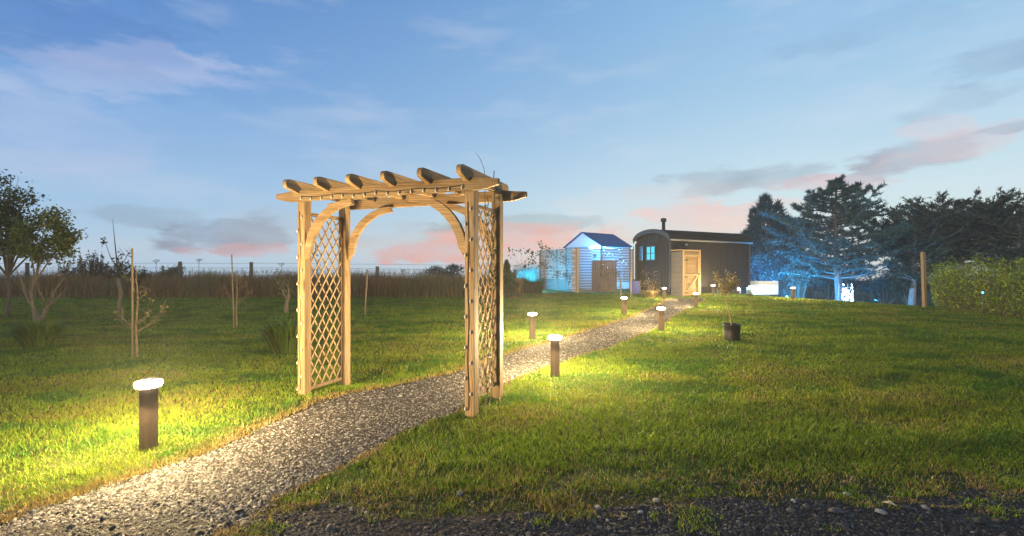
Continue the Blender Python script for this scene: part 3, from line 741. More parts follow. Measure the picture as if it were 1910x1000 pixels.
# ------------------------------------------------------------------ wire fence
FY = 22.6
posts = [(50,490),(170,487),(335,488),(468,489),(703,497),(815,500)]
wfn = thing('wire_fence', 'old wooden posts with barbed wire strands behind the long dry grass', 'fence', (at(335, 500, FY).x, FY, 0))
ox = wfn.location.x
for k, (px, py) in enumerate([(-160,488)]+posts+[(960,503)]):
    yy_ = FY+.15*math.sin(k); p_ = at(px, py, yy_); MB().tube([(p_.x-ox, yy_-FY, -.3), (p_.x-ox+.02, yy_-FY, p_.z)], [.085,.08], 9).build('post', M['fencepost'], wfn)
wm = MB()
for hgt in (1.58, 1.36, 1.14):
    pp = [( (at(px, 500, FY).x-ox), -.09, hgt-.10*max(0, (px-500)/400)) for px in range(-300, 981, 40)]; wm.tube([(a, b, c+.008*math.sin(i*1.3)) for i, (a, b, c) in enumerate(pp)], .006, 4)
    for q in range(320): 
        a = pp[0][0]+(pp[-1][0]-pp[0][0])*q/320; 
        if hgt > 1.2: 
            pxx = (a+ox)/FY*F+955; zc = hgt-.10*max(0, (pxx-500)/400); wm.bar((a, -.09, zc-.022), (a+.012, -.09, zc+.022), .006, .006, up=(0,1,0))
wm.build('wire', M['iron'], wfn)
for k in range(16):
    px = 1500+k*15.5; yy_ = 34+rnd.uniform(-1,1); x = (px-955)/F*yy_; z = tz(x, yy_); 
    if k == 0: p0_ = MB().tube([(0,0,-.2),(0,0,1.0)], .06, 6).build('fence_post', M['stake']); o = p0_
    else: o = p0_.copy(); COL.objects.link(o)
    o.location = (x, yy_, z); o.scale = (1,1,rnd.uniform(.8,1.15)); tag(o, 'pale field fence post in the dark field beyond the right of the lawn', 'post', 'field fence posts beyond the lawn')

# ------------------------------------------------------------------ long grass band on the left
n = 60000
px = rs.rand(n)*1120-150; Yb = 20.9+3.0*rs.rand(n); X = (px-955)/F*Yb
Yb += (fbm(X*.8, X*0, 80)-.5)*.9
hh = (.78+.42*rs.rand(n))*(.62+.7*fbm(X*1.1, Yb*1.4, 81))*np.clip(.45+(Yb-20.7)/1.3, .3, 1)
hh *= np.where(rs.rand(n) > .97, 1.22, 1)
hh *= np.where(px > 600, 1-.1*np.clip((px-600)/250, 0, 1), 1)
r = rs.rand(n)[:,None]; lowg = np.clip(.55-(Yb-21)/2, 0, 1)[:,None]*rs.rand(n)[:,None]
c = np.array([.27,.18,.10])[None]*(1-r)+np.array([.16,.15,.06])[None]*r; c = c*(1-lowg)+np.array([.04,.065,.018])[None]*lowg
red = (fbm(X*.5, X*0, 85) > .52)[:,None]*np.array([.025,-.015,-.008])[None]; c = np.clip((c+red)*(.55+.8*rs.rand(n)[:,None]), .01, 1)
blades('long_grass', X, Yb, T(X, Yb), hh, .012+.012*rs.rand(n), .22, c, M['grassb'], 'tall dry brown grass growing along the wire fence')
# seed heads on tall stems
n = 2600; px = rs.rand(n)*1060-120; Yb = 21.6+2*rs.rand(n); X = (px-955)/F*Yb; hs = .95+.38*rs.rand(n)
Pn = []; 
for i in range(n):
    for k in range(5): Pn.append((X[i]+rs.randn()*.02, Yb[i]+rs.randn()*.02, hs[i]-k*.035))
o = leaves('seed_heads', Pn, .05, (.13,.10,.065), None, .5, 'grassb', .35, -.6); tag(o, 'feathery seed heads above the tall dry grass', kind='stuff')
o2 = blades('grass_stems', X, Yb, T(X, Yb), hs, np.full(n, .006), .05, np.tile([.12,.095,.055], (n,1)), M['grassb'], 'thin stems carrying the seed heads above the tall grass')
# docks
def dock(x, y, h, label, grp=None, col=(.075,.038,.022)):
    o = thing('dock_plant', label, 'weed', (x, y, tz(x, y)), 0, grp); mb = MB(); pts = []
    for s in range(6):
        a = rnd.uniform(0, 6.28); l = rnd.uniform(.05,.28); hh_ = h*rnd.uniform(.75,1.05); p1 = Vector((math.cos(a)*l, math.sin(a)*l, hh_))
        mb.tube([(0,0,0), p1*.5+Vector((0,0,.05)), p1], [.012,.009,.004], 4)
        for k in range(70):
            t = rnd.uniform(.35, 1); q = p1*t; pts.append(q+Vector((rnd.gauss(0,.05*(1.25-t)*2), rnd.gauss(0,.04), rnd.gauss(0,.03))))
    mb.build('stem', M['bark'], o); leaves('foliage', pts, .085, [col, (.04,.045,.02)], o, .4, 'leaf', .5, -.5)
for k, px in enumerate([118,128,141,152,160,168,176,184,191,199,208,216,226,236,246,258,270,310]):
    yy_ = 21.9+rnd.uniform(-.5,.5); top = 476 if 150 < px < 195 else (494 if px < 240 else 503)
    dock((px-955)/F*yy_, yy_, H+(500-top+rnd.uniform(-7,5))*yy_/F, 'dark reddish seed-laden dock plant standing in the tall grass by the left fence posts', 'dock plants in the tall grass')
for px, top, lab in ((290,486,'lone umbel seed head stalk left of the round bush'),(370,484,'umbel seed head stalk right of the round bush above the wire'),(524,492,'umbel seed head stalk just left of the arch'),(750,503,'umbel seed head stalk in the grass seen through the arch')):
    yy_ = 22.1; x = (px-955)/F*yy_; h_ = H+(500-top)*yy_/F; o = thing('umbel_stalk', lab, 'weed', (x, yy_, 0)); mb = MB().tube([(0,0,0),(.03,0,h_-.12)], .009, 4)
    for k in range(9):
        a = k*.7; q = Vector((.03+math.cos(a)*.13, math.sin(a)*.13, h_-.02+.03*math.sin(k))); mb.tube([(.03,0,h_-.12), q], .004, 4)
    mb.build('stem', M['bark'], o); leaves('seed_head', [(.03+math.cos(a)*.13*r_, math.sin(a)*.13*r_, h_) for a in np.linspace(0,6.2,12) for r_ in (.5,1)], .05, (.06,.045,.03), o, .3)

# ------------------------------------------------------------------ trees and shrubs
def leafy_tree(name, label, base, trunk_h, r, crowns, seed, leaf=.07, nleaf=5000, cols=((.035,.055,.016),(.05,.06,.02)), lean=(0,0,1), bark='bark', per_l=1, branches=26, blen=.5):
    """crowns: list of (dx, dy, z, rx, rz) ellipsoids that the limbs reach into"""
    rng = random.Random(seed); o = thing(name, label, 'tree', (base[0], base[1], tz(*base))); mb = MB(); tips = []; mid = []
    top = Vector(lean).normalized()*trunk_h
    tp = [Vector((0,0,-.1)), top*.35+rvec(rng,.03), top*.7+rvec(rng,.04), top]; mb.tube(tp, [r*1.25, r, r*.85, r*.7], 9, False)
    pts = []
    tot = sum(c[3]**2*c[4] for c in crowns)
    for cx_, cy_, cz_, rx_, rz_ in crowns:
        C = Vector((cx_, cy_, cz_)); end = C+Vector((0,0,rz_*.2)); m1 = top.lerp(end, .5)+rvec(rng,.06)
        mb.tube([top*.85, m1, end], [r*.6, r*.42, r*.2], 6, False); k = max(5, int(branches*rx_**2*rz_/tot))
        for q in range(k):
            v = rvec(rng); v.normalize(); v = Vector((v.x*rx_, v.y*rx_, v.z*rz_))*rng.uniform(.65, 1.0); s0 = m1.lerp(end, rng.uniform(.0,1)); e0 = C+v
            md = s0.lerp(e0, .5)+rvec(rng,.07)+Vector((0,0,-.05)); mb.tube([s0, md, e0], [r*.22, r*.13, r*.05], 4, False)
            for w_ in range(6):
                t = rng.uniform(.3,1); b0 = s0.lerp(e0, t); b1 = b0+rvec(rng, blen*rx_*.45)+Vector((0,0,.06)); mb.tube([b0, b1], [r*.06, r*.025], 3, False)
                nn = int(nleaf*rx_**2*rz_/tot/k/6)
                for z_ in range(nn): pts.append(b0.lerp(b1, rng.uniform(.2,1.15))+rvec(rng, leaf*.9))
    mb.build('trunk', M[bark], o, True); leaves('crown', pts, leaf, np.array(cols), o, .45, 'leaf', .6, .3)
    return o
def B(px, py): return G(px, py)
leafy_tree('broadleaf_tree', 'tall dark broadleaf tree at the left edge of the photo', B(14, 590), 1.3, .045, [(-.6,0,2.6,.75,.6),(.5,.2,2.45,.6,.45),(-.1,0,3.3,.5,.5),(.75,-.2,3.2,.32,.42),(-1.4,0,2.9,.9,1.0),(.1,-.2,1.95,.6,.4),(-.5,.1,3.7,.35,.4),(.1,0,3.85,.25,.3),(.95,.1,2.75,.3,.25),(.2,.1,2.8,.4,.3),(1.1,0,2.1,.3,.25)], 3, .085, 9000, ((.035,.065,.016),(.055,.075,.02),(.028,.05,.016)), branches=44)
leafy_tree('broadleaf_tree', 'smaller broadleaf tree with bright yellow-green lower leaves, right of the dark left edge tree', B(66, 600), 1.2, .028, [(.15,0,1.75,.4,.45),(.55,.1,2.3,.38,.5),(.7,.1,1.85,.4,.35),(-.3,0,2.1,.4,.5),(.35,.1,2.75,.3,.35),(.85,.1,2.2,.22,.25)], 5, .075, 4200, ((.09,.12,.02),(.06,.085,.02),(.12,.12,.025)), bark='barkl', branches=34)
# forked bare shrub by it
def twiggy(name, label, base, h, r, seed, stems, depth=2, leafn=0, leafs=.05, cols=((.09,.085,.03),), ang=.55, bark='barkl', kids=2, up=.25, cat='tree', spread=.35, group=None, lsp=.03):
    rng = random.Random(seed); o = thing(name, label, cat, (base[0], base[1], tz(*base)), 0, group); mb = MB(); tips = []; mid = []
    for s in range(stems):
        a = 6.28*s/stems+rng.uniform(-.5,.5); d = Vector((math.cos(a)*spread, math.sin(a)*spread, 1)) if stems > 1 else Vector((.03,0,1))
        grow(rng, mb, (0,0,-.05), d, h*(.55 if depth else .95), r, depth, tips, up, .22, kids, ang, .6, 5, 6, mid)
    mb.build('trunk', M[bark], o, True)
    if leafn: 
        tp = [rng.choice(tips) for _ in range(leafn)]; leaves('crown', tp, leafs, np.array(cols), o, .4, 'leaf', .55, .3, spread=lsp)
    return o
twiggy('bare_shrub', 'forked bare pale-barked shrub in front of the left edge trees', B(75, 598), 1.5, .05, 8, 2, 2, 90, .05, ((.10,.10,.03),), .6, 'barkl', 2, .2, 'shrub', .75)
def sapling(label, px, base_y, stake_top, top, seed, leafn, lab2, w=.035, lean=0.0, side=1):
    x, y = G(px, base_y); z = tz(x, y); rng = random.Random(seed); o = thing('sapling', label, 'sapling', (x, y, z)); hh_ = H-z+(500-top)*y/F; mb = MB(); tips = []
    pts = [Vector((.03*side,.02,-.05)), Vector((.02,.01,hh_*.35)), Vector((.04*side,.02,hh_*.7)), Vector((.03,0,hh_))]; mb.tube(pts, [.020,.015,.011,.005], 6, False)
    for k in range(9):
        t = rng.uniform(.22,.9); p_ = Vector((.03*side,.01,hh_*t)); a = rng.choice([0, math.pi])+rng.uniform(-.6,.6); L = rng.uniform(.25,.6)*(1.15-t)*1.2
        d = Vector((math.cos(a), math.sin(a)*.6, .55)); sub = []; q = p_.copy(); pl_ = [q.copy()]
        for s in range(5): d = (d+rvec(rng,.12)+Vector((0,0,.08))).normalized(); q = q+d*L/4; pl_.append(q.copy())
        mb.tube(pl_, [.009,.007,.006,.004,.003,.002], 4, False); tips += pl_[2:]
        for s in range(3): u = pl_[rng.randint(1,4)]; v = u+rvec(rng,.07)+Vector((0,0,.05)); mb.tube([u, v], [.004,.002], 3, False); tips.append(v)
    mb.build('trunk', M['barkl'], o, True); 
    if leafn: leaves('leaf_sprays', [rng.choice(tips)+rvec(rng,.03) for _ in range(leafn)], .045, ((.13,.13,.035),(.16,.11,.04)), o, .35)
    s_h = H-z+(500-stake_top)*y/F; sk = MB().bar((0,-.03,-.1),(lean*s_h,-.03,s_h),.017,.017,up=(0,1,0)).build('stake', M['stake']); sk.location = (x,y,z); tag(sk, lab2, 'stake')
sapling('spindly sapling with few yellowing leaves, behind the nearest bollard light', 250, 668, 463, 510, 21, 120, 'slim stake supporting the sapling behind the nearest bollard light')
sapling('thin bare sapling in mid lawn, left of the arch', 438, 615, 475, 512, 22, 14, 'slim stake tied to the thin bare sapling in mid lawn', lean=-.03)
# crooked thin tree with pale guard
x, y = G(222, 585); o = thing('young_tree', 'young tree with pale bent trunk and bare upright shoots in front of the docks', 'tree', (x, y, 0)); yy_ = y
mb = MB(); q = lambda a, b: Vector((at(a, b, y).x-x, 0, at(a, b, y).z))
mb.tube([q(221,586), q(222,568), q(226,548), q(220,520)], [.05,.05,.05,.04], 8).build('trunk', M['barkl'], o, True)
mb = MB(); mb.tube([q(220,520), q(218,490), q(214,450), q(210,409)], [.028,.02,.012,.004], 5).tube([q(219,500), q(206,480), q(195,448)], [.016,.01,.004], 5).tube([q(219,508), q(238,488), q(247,510), ], [.014,.01,.004], 5).tube([q(219,505), q(236,480), q(222,462)], [.014,.01,.004], 5).build('shoot', M['bark'], o, True)
leaves('leaf_sprays', [q(195+rnd.uniform(-3,3), 448+rnd.uniform(-5,9)) for _ in range(22)]+[q(rnd.uniform(218,244), rnd.uniform(463,510)) for _ in range(90)]+[q(220+rnd.gauss(0,5), rnd.uniform(478,512)) for _ in range(60)], .08, ((.035,.04,.02),), o, .4)
twiggy('young_tree', 'stubby young tree with yellow-green leaf tufts just left of the arch', B(535, 583), 1.35, .075, 33, 1, 2, 420, .07, ((.11,.11,.03),(.06,.075,.02)), .8, 'barkl', 3, .15, lsp=.08)
# tufts
def tuft(name, label, base, r, h, n, cols, cat='grass tuft'):
    a = rs.rand(n)*6.28; d_ = np.sqrt(rs.rand(n))*r*.7; x = np.cos(a)*d_; y = np.sin(a)*d_
    P = np.zeros((n,5,3)); hl = h*(.6+.5*rs.rand(n)); w = .006+.005*rs.rand(n); c, s = np.cos(a+1.57), np.sin(a+1.57); o_ = r*(.3+.9*rs.rand(n)); dx, dy = np.cos(a)*o_, np.sin(a)*o_
    P[:,0] = np.stack([x-c*w, y-s*w, 0*x-.02], -1); P[:,1] = np.stack([x+c*w, y+s*w, 0*x-.02], -1); P[:,2] = np.stack([x+dx*.45+c*w, y+dy*.45+s*w, hl*.75], -1); P[:,3] = np.stack([x+dx*.45-c*w, y+dy*.45-s*w, hl*.75], -1); P[:,4] = np.stack([x+dx, y+dy, hl*(.75+.3*rs.rand(n))], -1)
    b = 5*np.arange(n)[:,None]; idx = np.concatenate([b+[0,1,2,3], b+[3,2,4]], 1).ravel(); cc = np.array(cols)[rs.randint(0, len(cols), n)]*(.6+.8*rs.rand(n)[:,None])
    o = npmesh(name, P.reshape(-1,3), np.tile([4,3], n), idx, M['grassb'], None, np.repeat(cc, 5, 0)); o.location = (base[0], base[1], tz(*base)); return tag(o, label, cat)
GC = ((.05,.10,.018),(.09,.12,.025))
tuft('grass_tuft', 'round overgrown grass tuft in front of the left edge trees', B(72, 648), .26, .44, 1300, GC)
tuft('grass_tuft', 'tall green grass tuft behind the left front arch post', B(538, 655), .34, .55, 800, GC)
tuft('grass_tuft', 'pale dry grass tuft at the foot of the shrub by the gable', B(1214, 556), .35, .35, 500, ((.30,.22,.11),(.2,.15,.07)))
# bushes
def bush(name, label, base, rx, rz, z0, n, leaf, cols, seed, cat='bush', ry=None, stems=7, bark='bark', lump=.35):
    rng = random.Random(seed); o = thing(name, label, cat, (base[0], base[1], tz(*base))); mb = MB(); pts = []; ry = ry or rx*.8
    lumps = [(rng.uniform(-.75,.75)*rx, rng.uniform(-.7,.7)*ry, z0+rz*rng.uniform(.5,1.55), rng.uniform(.25,.5)) for _ in range(14)]+[(rng.uniform(-.5,.5)*rx, 0, z0+rz*.9, .6) for _ in range(3)]
    for lx, ly, lz, s in lumps:
        lz *= 1-.32*(abs(lx)/rx)**2
        mb.tube([(lx*.15, ly*.15, -.05), (lx*.5, ly*.5, lz*.5), (lx, ly, lz)], [.04*rx, .025*rx, .008], 5, False)
        for k in range(n//17):
            v = rvec(rng); v.normalize(); v *= rng.uniform(.3,1.12)**.6; pts.append(Vector((lx+v.x*s*rx, ly+v.y*s*ry, max(.05, lz+v.z*s*rz*.8))))
        for k in range(10):
            v = rvec(rng); v.normalize(); b1 = Vector((lx+v.x*s*rx*1.05, ly+v.y*s*ry, lz+abs(v.z)*s*rz)); mb.tube([(lx,ly,lz-.1), b1], [.012, .004], 3, False)
    mb.build('stem', M[bark], o); leaves('foliage', pts, leaf, np.array(cols), o, .45, 'leaf', .55, .1); return o
DG = ((.022,.04,.018),(.035,.05,.022))
x = (320-955)/F*27; bush('round_bush', 'round olive-brown bush behind the wire fence', (x, 27), .95, .85, .3, 2600, .08, ((.07,.065,.03),(.05,.055,.025)), 41)
x = (828-955)/F*32; bush('hedge_bush', 'dark blue-green bush on the skyline seen through the arch', (x, 32), 1.5, .95, .15, 2600, .12, ((.02,.045,.045),(.03,.055,.05)), 42)
# small conifer left of enclosure
def cone_tree(name, label, base, h, r, seed, n, col, ln=.12, w=.02, shape=1.0, bark='bark', z_low=.05, upturn=.9, tops=1):
    rng = random.Random(seed); o = thing(name, label, 'tree', (base[0], base[1], tz(*base))); mb = MB().tube([(0,0,-.1),(0,0,h*.97)], [r*.10+.02, .01], 7); P = []; D = []
    heads = [(0,0,h,r)]
    if tops > 1: heads = [(-.1*r,0,h,r*.62),(-.45*r,.1,h*.88,r*.45),(.35*r,-.1,h*.93,r*.42),(.75*r,.1,h*.80,r*.40),(1.15*r,0,h*.68,r*.34),(-.75*r,.2,h*.66,r*.38),(.2*r,-.4,h*.7,r*.6)]
    for hx_, hy_, hh_, rr_ in heads:
        m = int(n*rr_/r/max(1, len(heads)*.6))
        for i in range(m):
            t = z_low+(1-z_low)*rng.random()**.9; prof_ = min(1, (1-t)*1.7)**(shape+.15)*min(1, t*6+.45); rad = rr_*prof_*(.62+.42*rng.random()**.5)*(1+.25*math.sin(t*23+hx_*9)); a = rng.uniform(0,6.28); rad *= 1+.22*math.sin(a*5+t*14+hx_*3)
            P.append((hx_+math.cos(a)*rad, hy_+math.sin(a)*rad, hh_*t)); D.append((math.cos(a)*.6, math.sin(a)*.6, upturn))
            if i % 30 == 0: mb.tube([(hx_*.7, hy_*.7, hh_*t*.9), P[-1]], [.02, .006], 4, False)
    mb.build('trunk', M[bark], o); needles(P, D, ln, w, 'crown', col, o); return o
cone_tree('small_conifer', 'small dark conifer on the lawn edge just right of the arch', ((945-955)/F*20.6, 20.6), 1.65, .42, 51, 5000, (.035,.055,.02), .10, .02)
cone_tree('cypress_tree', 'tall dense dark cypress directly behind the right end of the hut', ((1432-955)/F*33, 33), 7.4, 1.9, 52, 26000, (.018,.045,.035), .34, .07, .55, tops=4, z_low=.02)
# spreading cedar / larch
def spread_tree(name, label, base, h, r, seed, col, bark, prof, nb=70, z_low=.25, ln=.16, w=.035, trunk_r=.2, dens=1.0, lean=(0,0), droop=-.1, flat=.25, sub=11):
    rng = random.Random(seed); o = thing(name, label, 'tree', (base[0], base[1], tz(*base))); mb = MB(); P = []; D = []
    ax_ = lambda t: Vector((lean[0]*math.sin(t*2.2), lean[1]*t, h*t))
    mb.tube([ax_(t/12) if t else Vector((0,0,-.3)) for t in range(13)], [trunk_r*(1-.85*t/12) for t in range(13)], 9, False)
    for i in range(nb):
        t = z_low+(1-z_low)*(i+rng.random()*.8)/nb; L = r*prof(t)*rng.uniform(.6,1.2); a = i*2.4+rng.uniform(-.5,.5); d = Vector((math.cos(a), math.sin(a), droop+rng.uniform(-.05,.2)))
        q = ax_(t).copy(); pl_ = [q.copy()]; k = 6
        for s in range(k): d = (d+Vector((0,0,.085))+rvec(rng,.07)).normalized(); q = q+d*L/k; pl_.append(q.copy())
        mb.tube(pl_, [trunk_r*.26*(1-t*.6)*(1-.85*s/k)+.006 for s in range(k+1)], 5, False)
        for s in range(int(sub*(.4+L/r))):
            u = rng.uniform(.18,1); j = min(k-1, int(u*k)); b0 = pl_[j].lerp(pl_[j+1], u*k-j); dd = (pl_[j+1]-pl_[j]).normalized(); sd_ = dd.cross(Vector((0,0,1))).normalized()*rng.choice((-1,1))
            bl_ = L*.33*(1.15-u*.7)*rng.uniform(.5,1.2); e = b0+(dd*.6+sd_*rng.uniform(.3,1)+Vector((0,0,rng.uniform(-.1,flat)))).normalized()*bl_
            mb.tube([b0, b0.lerp(e,.5)-Vector((0,0,.02)), e], [.014,.009,.004], 3, False); dv = (e-b0).normalized()
            for z_ in range(int(24*dens)): v = rng.random(); P.append(b0.lerp(e, v*1.02)+rvec(rng,.012)); D.append(dv*.5+rvec(rng,.35)+Vector((0,0,.25)))
        for z_ in range(int(18*dens)): P.append(pl_[rng.randint(k-3,k)]+rvec(rng,.05)); D.append(d+rvec(rng,.4))
    mb.build('trunk', M[bark], o); needles([tuple(p) for p in P], [tuple(p) for p in D], ln, w, 'crown', col, o); return o
cx0 = (1574-955)/F*26
def pr(t): return .35+.65*(1-((t-.55)/.55)**2) if t < .62 else max(.10, 1.02*(1-t)/.40)**.8
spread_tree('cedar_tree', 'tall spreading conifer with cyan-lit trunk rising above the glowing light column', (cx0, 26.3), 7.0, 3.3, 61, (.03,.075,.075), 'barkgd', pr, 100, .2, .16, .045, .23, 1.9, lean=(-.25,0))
# right-hand pines: umbrella crowns
def um(t): return .45+.75*math.sin(min(1, (t-.3)/.7)*math.pi*.8)
for k, (px, yy_, h_, r_, z_l, lab) in enumerate([(1700,27,4.8,2.3,.32,'left pine of the flat-topped pine group, its crown lowest'),(1800,28,5.6,3.0,.42,'grey-trunked middle pine of the flat-topped pine group, its crown highest'),(1895,25,5.3,2.4,.38,'dark pine at the right edge of the photo behind the green hedge'),(1755,31,5.9,2.6,.40,'pine behind the gap between left and middle pines of the flat-topped group'),(1990,27,5.2,3.0,.3,'pine beyond the right edge whose branches reach into the photo')]):
    x = (px-955)/F*yy_; spread_tree('pine_tree', lab, (x, yy_), h_, r_, 70+k, (.035,.048,.024) if k != 3 else (.025,.042,.03), 'barkg', um, 74, z_l, .16, .045, .20, 1.3, droop=.0, flat=.35, lean=(.2*(-1)**k, 0))
# bushes between hut and cedar, lit cyan
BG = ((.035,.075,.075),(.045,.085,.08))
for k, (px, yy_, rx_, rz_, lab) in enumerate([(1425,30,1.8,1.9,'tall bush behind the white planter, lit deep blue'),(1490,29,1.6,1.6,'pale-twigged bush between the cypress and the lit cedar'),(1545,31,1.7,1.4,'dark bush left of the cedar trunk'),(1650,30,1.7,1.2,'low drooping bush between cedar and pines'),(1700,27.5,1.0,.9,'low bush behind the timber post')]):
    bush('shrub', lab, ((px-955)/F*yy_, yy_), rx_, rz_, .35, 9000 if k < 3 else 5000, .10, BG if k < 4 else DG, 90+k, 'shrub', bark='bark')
for k, (px, w_, lab) in enumerate([(1560,3.0,'dark distant hedge left part behind the lit column'),(1640,3.4,'dark rounded distant hedge right of the lit column'),(1700,3.0,'dark distant hedge behind the timber post'),(1490,3.0,'dark distant hedge behind the farthest bollard light'),(1780,3.4,'dark distant hedge behind the pine trunks'),(1870,3.4,'dark distant hedge at the right edge')]):
    yy_ = 44; bush('distant_hedge', lab, ((px-955)/F*yy_, yy_), w_, 1.0 if k < 4 else 2.3, .1, 2600, .16, ((.03,.04,.035),(.04,.045,.04)), 110+k, 'hedge')
# young trees and shrubs near the enclosure
def standard(label, px, base_y, crown_y, top_y, rpx, seed, n, cols, leaf=.06, name='young_tree', bark='barkl', wob=.02, r=.018):
    x, y = G(px, base_y); z = tz(x, y); rng = random.Random(seed); o = thing(name, label, 'tree', (x, y, z)); s = y/F; zc = H-z+(500-crown_y)*s; zt = H-z+(500-top_y)*s; mb = MB()
    mb.tube([(0,0,-.05),(wob,0,zc*.5),(-wob,0,zc)], [r,r*.8,r*.55], 6, False); pts = []; R0 = rpx*s; rz_ = (zt-zc)/2
    for k in range(13):
        a = rng.uniform(0,6.28); u = rng.uniform(.4,1); e = Vector((math.cos(a)*R0*u, math.sin(a)*R0*u, zc+rz_*rng.uniform(.1,2))); mb.tube([(-wob,0,zc*rng.uniform(.85,1.1)), e*.6+Vector((0,0,zc*.4)), e], [r*.4,r*.25,.003], 4, False)
        for m in range(n//13): pts.append(e+rvec(rng, R0*.16))
    mb.build('trunk', M[bark], o, True); leaves('crown', pts, leaf, np.array(cols), o, .4); return o
LG = ((.05,.07,.025),(.075,.075,.03))
standard('slender sapling with big open leaves left of the slatted screens', 975, 552, 500, 466, 26, 131, 120, LG, .13)
standard('slender sapling at the left end of the slatted left wing', 1016, 556, 505, 450, 14, 132, 120, LG, .10)
standard('bushy young tree in front of the slatted left wing', 1040, 548, 520, 466, 22, 133, 420, LG, .08)
standard('small staked sapling before the warm corner post', 1061, 550, 530, 508, 7, 134, 60, LG, .07)
standard('leafy young shrub in front of the brown board gate', 1137, 550, 545, 497, 22, 135, 600, ((.08,.07,.035),(.06,.06,.03)), .06, 'shrub', r=.02)
standard('twiggy golden shrub in front of the hut gable', 1213, 554, 545, 508, 20, 136, 330, ((.20,.15,.07),(.12,.10,.05)), .055, 'shrub', r=.02)
standard('small green shrub at the foot of the white planter', 1397, 556, 553, 541, 8, 137, 260, ((.04,.07,.03),), .05, 'shrub')
standard('low leafy plant beside the slatted store near the path end', 1270, 561, 559, 553, 9, 138, 90, ((.05,.08,.03),), .05, 'plant')
standard('low green plant under the hut chassis', 1345, 553, 551, 545, 12, 139, 120, ((.04,.09,.03),), .05, 'plant')
# cyan-lit reeds
n = 5200; xx = .15+1.3*rs.rand(n); yb = 27.4+1.0*rs.rand(n)
cc = np.array([.16,.20,.16])[None]*(.5+.8*rs.rand(n)[:,None])
blades('reed_bed', xx, yb, T(xx, yb), (.75+.85*rs.rand(n)**1.5)*(.7+.6*vnoise(xx*5, yb*3, 3)), np.full(n,.016), .25, cc, M['grassb'], 'reeds glowing cyan in the floodlight left of the slatted screens')
n = 5000; xx = -.5+2.1*rs.rand(n); yb = 24.6+1.2*rs.rand(n)
blades('weed_bank', xx, yb, T(xx, yb), (.45+.55*rs.rand(n))*(.7+.5*vnoise(xx*3, yb, 6)), np.full(n,.016), .3, np.array([.05,.06,.025])[None]*(.5+.9*rs.rand(n)[:,None]), M['grassb'], 'dark weeds in front of the glowing reeds')
# potted tree
px_, py_ = G(1365, 634); pz = tz(px_, py_)
pot = thing('plant_pot', 'black plastic nursery pot standing on the lawn right of the path', 'plant pot', (px_, py_, pz))
MB().lathe([(.145,0),(.15,.02),(.142,.15),(.150,.27),(.165,.285),(.165,.30),(.150,.30),(.140,.26)], 24).build('body', M['black'], pot, True)
MB().lathe([(.138,.23),(.138,.25)], 24).build('soil', M['soil'], pot)
rng = random.Random(77); tr_ = thing('potted_tree', 'small round-headed brownish tree growing in the black pot', 'tree', (px_, py_, pz+.25)); mb = MB(); tips = []
s_ = py_/F; topz = (634-548)*s_-.25; tx = (1353-1365)*s_
mb.tube([(0,0,0),(tx*.35,0,topz*.4),(tx*.8,0,topz*.75),(tx,0,topz)], [.012,.010,.009,.008], 6, False)
for k in range(15):
    a = rng.uniform(0,6.28); e = Vector((tx+math.cos(a)*.33*rng.uniform(.4,1), math.sin(a)*.3*rng.uniform(.4,1), topz+rng.uniform(.06,.42))); s0 = Vector((tx,0,topz*rng.uniform(.92,1.05))); md = s0.lerp(e,.5)+rvec(rng,.02); mb.tube([s0, md, e], [.006,.004,.002], 4, False)
    for j in range(6): b0 = s0.lerp(e, rng.uniform(.3,1)); b1 = b0+rvec(rng,.06)+Vector((0,0,.03)); mb.tube([b0,b1], [.003,.0015], 3, False); tips += [b0.lerp(b1,v) for v in (.3,.6,.9,1.1)]
mb.build('trunk', M['barkl'], tr_, True); leaves('crown', tips*3, .035, ((.16,.12,.05),(.09,.085,.035)), tr_, .4, spread=.02)
# arch climber and loose whip
cl = thing('climbing_plant', 'thin twining climber on the right lattice of the arch', 'climber', FL, arch_rz); mb = MB(); tips = []; rng = random.Random(5)
for s in range(3):
    q = Vector((AW+.01, .25+.08*s, .0)); pl_ = [q.copy()]
    for k in range(26): q = q+Vector((rng.uniform(-.012,.012), rng.uniform(-.05,.05), .07+.01*s)); q.x = min(AW+.05, max(AW-.03, q.x)); q.y = min(.5, max(.1, q.y)); pl_.append(q.copy())
    mb.tube(pl_, .005, 5, False); tips += pl_[3:]
w0 = Vector((AW-.0, .3, 2.2)); mb.tube([w0-Vector((0,0,.35)), w0, w0+Vector((-.01,0,.12)), w0+Vector((-.05,0,.22)), w0+Vector((-.09,0,.28))], [.004,.004,.003,.003,.002], 4, False)
mb.build('stem', M['bark'], cl, True); leaves('leaf_sprays', [rng.choice(tips)+rvec(rng,.025) for _ in range(110)], .04, ((.06,.07,.025),), cl)
cl2 = thing('climbing_plant', 'small twining climber on the left lattice of the arch', 'climber', FL, arch_rz); mb = MB(); tips = []; q = Vector((-.03,.3,.9)); pl_ = [q.copy()]
for k in range(14): q = q+Vector((0, rng.uniform(-.04,.04), .065)); pl_.append(q.copy())
mb.tube([Vector((-.03,.28,0))]+pl_, .004, 5, False).build('stem', M['bark'], cl2, True); leaves('leaf_sprays', [rng.choice(pl_)+rvec(rng,.025) for _ in range(50)], .035, ((.05,.06,.03),), cl2)

